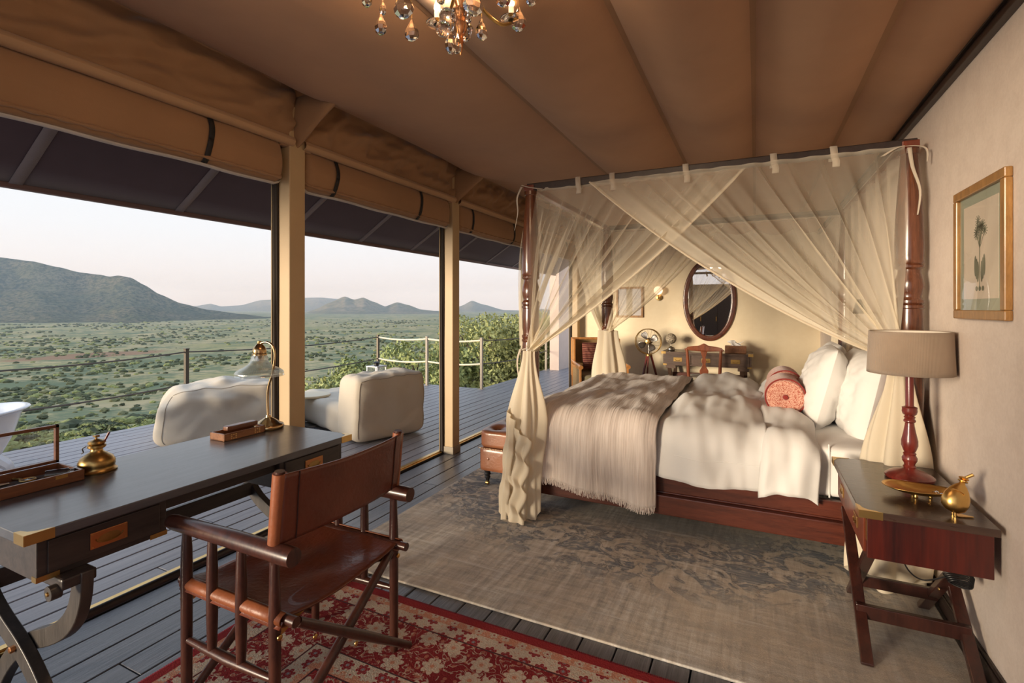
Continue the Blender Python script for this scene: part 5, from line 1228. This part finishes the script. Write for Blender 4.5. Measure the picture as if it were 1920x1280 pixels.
for q in ((-2.0, -1.58, 1.70, 1.73), (-2.0, -1.58, 1.25, 1.28), (-2.0, -1.97, 1.28, 1.70), (-1.61, -1.58, 1.28, 1.70)): MB().b2(q[0], q[1], BY-.03, BY-.002, q[2], q[3]).build('frame_bar', GILT, bpic, smooth=False, bevel=.003)
MB().b2(-1.98, -1.60, BY-.012, BY-.004, 1.27, 1.71).build('print_paper', plain('paper2', (.66,.58,.46), .9), bpic, smooth=False)
MB().b2(-1.97, -1.61, BY-.0165, BY-.0150, 1.28, 1.70).build('glass', pane('picture_glass2', (1,1,1), .12), bpic, smooth=False)
sk = thing('wall_sconce', 'small round glass wall light on back wall left of mirror', 'wall light', (-1.335, BY-.02, 1.55))
MB().lathe([(.05,0),(.05,.012),(.02,.02)], (-1.335, BY-.001, 1.56), 16, MX.Rotation(PI/2, 4, 'X')).build('back_plate', OLDBRASS, sk)
MB().tube(spline([(-1.335, BY-.02, 1.56), (-1.335, BY-.09, 1.54), (-1.335, BY-.11, 1.60)], 5), .007, 8).build('arm', OLDBRASS, sk)
MB().rbox((-1.335, BY-.11, 1.665), (.13,.13,.13), 2, 10).build('globe', emit('lit_globe', (1.0,.72,.45), 1.1), sk)

# wardrobe added behind the camera, a guess, so the mirror reflects something dark
cbn = thing('added_wardrobe', 'added dark wooden wardrobe reflected in the oval mirror', 'wardrobe', (-1.4, -2.7, 0))
MB().b2(-2.15, -.65, -3.0, -2.4, .06, 2.15).build('body', DARKWOOD, cbn, smooth=False, bevel=.006)
MB().b2(-2.20, -.60, -3.03, -2.36, 2.15, 2.2).build('cornice', DARKWOOD, cbn, smooth=False, bevel=.004)
for i in range(3):
    d_ = MB().b2(-2.12+.49*i, -1.66+.49*i, -2.4, -2.385, .12, 2.10).build('door', DARKWOOD, cbn, smooth=False, bevel=.003); MB().b2(-1.70+.49*i, -1.68+.49*i, -2.385, -2.365, .95, 1.1).build('handle', BRASS, d_, smooth=False)
for x in (-2.1, -.7): MB().b2(x-.03, x+.03, -2.97, -2.42, 0, .06).build('plinth', DARKWOOD, cbn, smooth=False)

# ------------------------------------------------------------ chandelier
CX_, CY_, CZ_ = -.83, 1.34, 2.205
chd = thing('chandelier', 'crystal drop chandelier with copper stem and lit candle bulbs', 'chandelier', (CX_, CY_, CZ_))
XG = glass('crystal', (1,1,1), 0, 1.52)
MB().lathe([(.002,-.045),(.006,-.03),(.009,0),(.006,.02),(.011,.03),(.012,.10),(.02,.12),(.01,.14),(.008,.30),(.02,.34),(.008,.37)], (CX_,CY_,CZ_+.03), 14).build('stem', COPPER, chd)
MB().lathe([(.006,0),(.03,.008),(.034,.03),(.026,.05),(.02,.055),(.034,.065),(.036,.085),(.02,.10),(.006,.10)], (CX_,CY_,CZ_+.03), 10).build('crystal_column', XG, chd, smooth=False)
def drop(c, h, w, n=8):
    c = V(c); a = random.Random(c.x).random()*PI; m_ = MX.Rotation(a, 4, 'Z')
    MB().lathe([(.001,h),(w*.16,h*.93),(w*.42,h*.72),(w*.82,h*.48),(w,h*.30),(w*.88,h*.14),(w*.5,h*.03),(0,0)], c, n, m_, .75).build('crystal_drop', XG, chd, smooth=False)
    MB().tube([c + V((0,0,h)), c + V((0,0,h+.02))], .0011, 5).build('drop_wire', OLDBRASS, chd)
def ball(c, r): MB().rbox(c, (2*r,)*3, 2, 6).build('crystal_ball', XG, chd, smooth=False)
for u, v, d_, h, w in ((714,64,1.56,.066,.021),(772,76,1.60,.070,.021),(757,33,1.40,.085,.027),(845,100,1.50,.072,.019),(857,101,1.52,.064,.012),(903,74,1.50,.066,.019),(973,57,1.46,.068,.022),(887,27,1.40,.08,.028),(688,12,1.55,.06,.018),(880,60,1.62,.034,.012),(718,28,1.58,.05,.012),(944,12,1.48,.05,.018),(995,10,1.44,.05,.016),(826,8,1.5,.05,.012),(866,42,1.62,.05,.015)):
    p = px(u, v, d_); drop((p.x, p.y, p.z), h, w*1.22)
p = px(831, 54, 1.42); ball((p.x, p.y, p.z), .022)
p = px(838, 30, 1.56); ball((p.x, p.y, p.z), .024)
p = px(868, 27, 1.58); ball((p.x, p.y, p.z), .020)
CAND = plain('candle_sleeve', (.8,.74,.62), .5); BULB = emit('candle_bulb', (1.0, .62, .28), 9)
for k in range(6):
    t = k*PI/3+.35; dr_ = V((math.cos(t), math.sin(t), 0)); B = V((CX_, CY_, CZ_))
    MB().tube(spline([B + V((0,0,.25)), B + dr_*.10 + V((0,0,.185)), B + dr_*.20 + V((0,0,.175)), B + dr_*.27 + V((0,0,.21))], 7), .006, 8).build('arm', BRASS, chd)
    MB().lathe([(.008,0),(.035,.008),(.04,.014),(.012,.016)], B + dr_*.27 + V((0,0,.21)), 14).build('drip_pan', XG, chd)
    MB().cyl(B + dr_*.27 + V((0,0,.225)), B + dr_*.27 + V((0,0,.265)), .010).build('candle_sleeve', CAND, chd)
    MB().lathe([(.006,0),(.012,.012),(.011,.022),(.004,.042),(0,.048)], B + dr_*.27 + V((0,0,.265)), 12).build('bulb', BULB, chd)
    ld = bpy.data.lights.new('chandelier_glow', 'POINT'); ld.energy = CH_W; ld.color = (1.0, .70, .42); ld.shadow_soft_size = .03
    lo = bpy.data.objects.new('chandelier_glow', ld); C.objects.link(lo); lo.parent = chd; lo.location = dr_*.27 + V((0,0,.30))

# ------------------------------------------------------------ things out on the deck
BEAN = fabric('beanbag_canvas', (.68, .60, .48), .9, .05, 700, .3, .35, 5); SEAM = plain('beanbag_seam', (.42,.36,.28), .9)
def beanbag(label, loc, ang, W, Hb, D, seed, seat_l, slump):
    t = thing('bean_bag', label, 'bean bag', (*loc, 0), ang)
    def dis(q):
        k = (q.z/Hb+.5)                       # 0 bottom, 1 top
        q = V(q); q.y *= 1 + .06*(1-k) - slump*k*.12; q.x += .22*k*k*D*(-.3)
        q.z += .04*nz((q.x*4, q.y*3, seed))*k + .03*nz((q.x*9, q.y*7, seed+1))*k - slump*.10*k*(q.y/W*2)**2
        w = .014*nz((q.x*5, q.y*4, q.z*6+seed)) + .006*math.sin(q.z*30 + 7*nz((q.y*3, q.z*3, seed)))*(1-k) + .10*sm((k-.5)/.3)*slump*nz((q.x*6, q.y*4.5, q.z*5+seed))
        return q + V((-w, 0, w*.4))
    MB().rbox((D/2, 0, Hb/2), (D, W, Hb), 8-4*slump, 34, dis).build('back', BEAN, t, ang=180, local=True)
    def dis2(q):
        q = V(q); q.z += .03*nz((q.x*3, q.y*3, seed+4)) + .014*nz((q.x*9, q.y*9, seed+6)); return q
    MB().rbox((D*.6+seat_l/2, 0, .18), (seat_l+.3, W*1.0, .36), 5, 24, dis2).build('seat', BEAN, t, ang=180, local=True)
    ee = 8-4*slump
    def surf(x, y, z):
        L = (abs(x)**ee + abs(y)**ee + abs(z)**ee)**(1/ee); return dis(V((x*D/2/L, y*W/2/L, z*Hb/2/L))) + V((D/2, 0, Hb/2))
    for s_ in (-1, 1): MB().tube([surf(-1, s_, -.95+1.9*i/24) for i in range(25)], .005, 5).build('seam', SEAM, t, local=True)
    MB().tube([surf(-1, -1+2*i/30, 1) for i in range(31)], .005, 5).build('seam', SEAM, t, local=True)
a1 = math.atan2(.33, -.94)
beanbag('cream canvas lounger bean bag with square back between the tent posts', (-3.50, 4.28), a1, .84, .70, .46, 2.0, 1.35, .1)
beanbag('wide slumped cream canvas bean bag behind the desk lamp', (-4.80, 3.32), math.atan2(.57, -.82), 1.30, .655, .62, 9.0, .9, .8)
st_ = thing('side_table', 'small round cream table between the two bean bags', 'table', (-4.78, 4.36, 0))
MB().lathe([(0,.335),(.17,.335),(.20,.345),(.205,.36),(.20,.368),(0,.362)], (-4.78,4.36,0), 32).build('tray_top', plain('cream_tray', (.72,.60,.40), .45), st_)
MB().lathe([(.14,0),(.14,.015),(.03,.03),(.025,.30),(.06,.335)], (-4.78,4.36,0), 20).build('pedestal', STEEL, st_)
ln = thing('lantern', 'dark metal garden lantern standing behind the bean bag', 'lantern', (-5.1, 5.86, 0))
LX, LY = -5.1, 5.86
for s_ in (-1, 1):
    for q in (-1, 1): MB().b2(LX+s_*.095-.008, LX+s_*.095+.008, LY+q*.095-.008, LY+q*.095+.008, 0, .52).build('corner_bar', STEEL, ln, smooth=False)
MB().b2(LX-.105, LX+.105, LY-.105, LY+.105, .0, .02).build('base', STEEL, ln, smooth=False); MB().b2(LX-.11, LX+.11, LY-.11, LY+.11, .52, .54).build('roof', STEEL, ln, smooth=False, bevel=.004)
MB().lathe([(.035,.54),(.03,.57),(.05,.585),(.02,.60),(0,.60)], (LX,LY,0), 14).build('chimney', BLACK, ln)
for s_ in (-1, 1): MB().b2(LX-.088, LX+.088, LY+s_*.094, LY+s_*.096, .02, .52).build('glass_pane', pane('lantern_pane', (1,1,1), .08), ln, smooth=False)
MB().cyl((LX,LY,.02), (LX,LY,.16), .035).build('candle', CAND, ln)
bt_ = thing('bathtub', 'white enamel clawfoot bathtub at left edge of the deck', 'bathtub', (-5.6, 1.2, 0))
ENM = plain('enamel', (.82,.83,.85), .15, 0, coat=.5)
tubp = [(.30,.12),(.62,.14),(.80,.22),(.88,.36),(.93,.50),(.965,.545),(1.0,.555),(1.01,.565),(1.0,.575),(.96,.572),(.90,.54),(.84,.36),(.74,.24),(.5,.18),(0,.17)]
vs_ = MB()
def tubf(a, b):
    k = b*(len(tubp)-1); i = min(int(k), len(tubp)-2); r = lerp(tubp[i][0], tubp[i+1][0], k-i); z = lerp(tubp[i][1], tubp[i+1][1], k-i); t = a*2*PI
    return (-5.6 + .37*r*math.copysign(abs(math.cos(t))**.85, math.cos(t)), 1.2 + .84*r*math.copysign(abs(math.sin(t))**.8, math.sin(t)), z + .05*max(0, abs(math.sin(t))-.6)*(1 if z > .5 else 0))
MB().grid(tubf, 64, 42, cu=True).build('basin', ENM, bt_, ang=180)
MB().lathe([(0,.118),(.32,.12),(.32,.125)], (-5.6,1.2,0), 24, None, 2.0).build('underside', ENM, bt_)
for sx_ in (-1, 1):
    for sy in (-1, 1):
        x, y = -5.6+sx_*.22, 1.2+sy*.58
        MB().tube(spline([(x, y, .20), (x+sx_*.06, y+sy*.05, .14), (x+sx_*.05, y+sy*.045, .06), (x+sx_*.07, y+sy*.06, .02)], 6), [.05,.05,.048,.045,.04,.038,.035,.033,.03,.03,.03,.03,.028,.028,.03,.032,.034,.034,.03], 8).build('claw_foot', ENM, bt_)
        for k in (-1, 0, 1): MB().tube([(x+sx_*.06, y+sy*.05, .025), (x+sx_*(.10)-k*sy*.02, y+sy*.085+k*sx_*.02, .010)], [.018,.009], 6).build('toe', ENM, bt_)
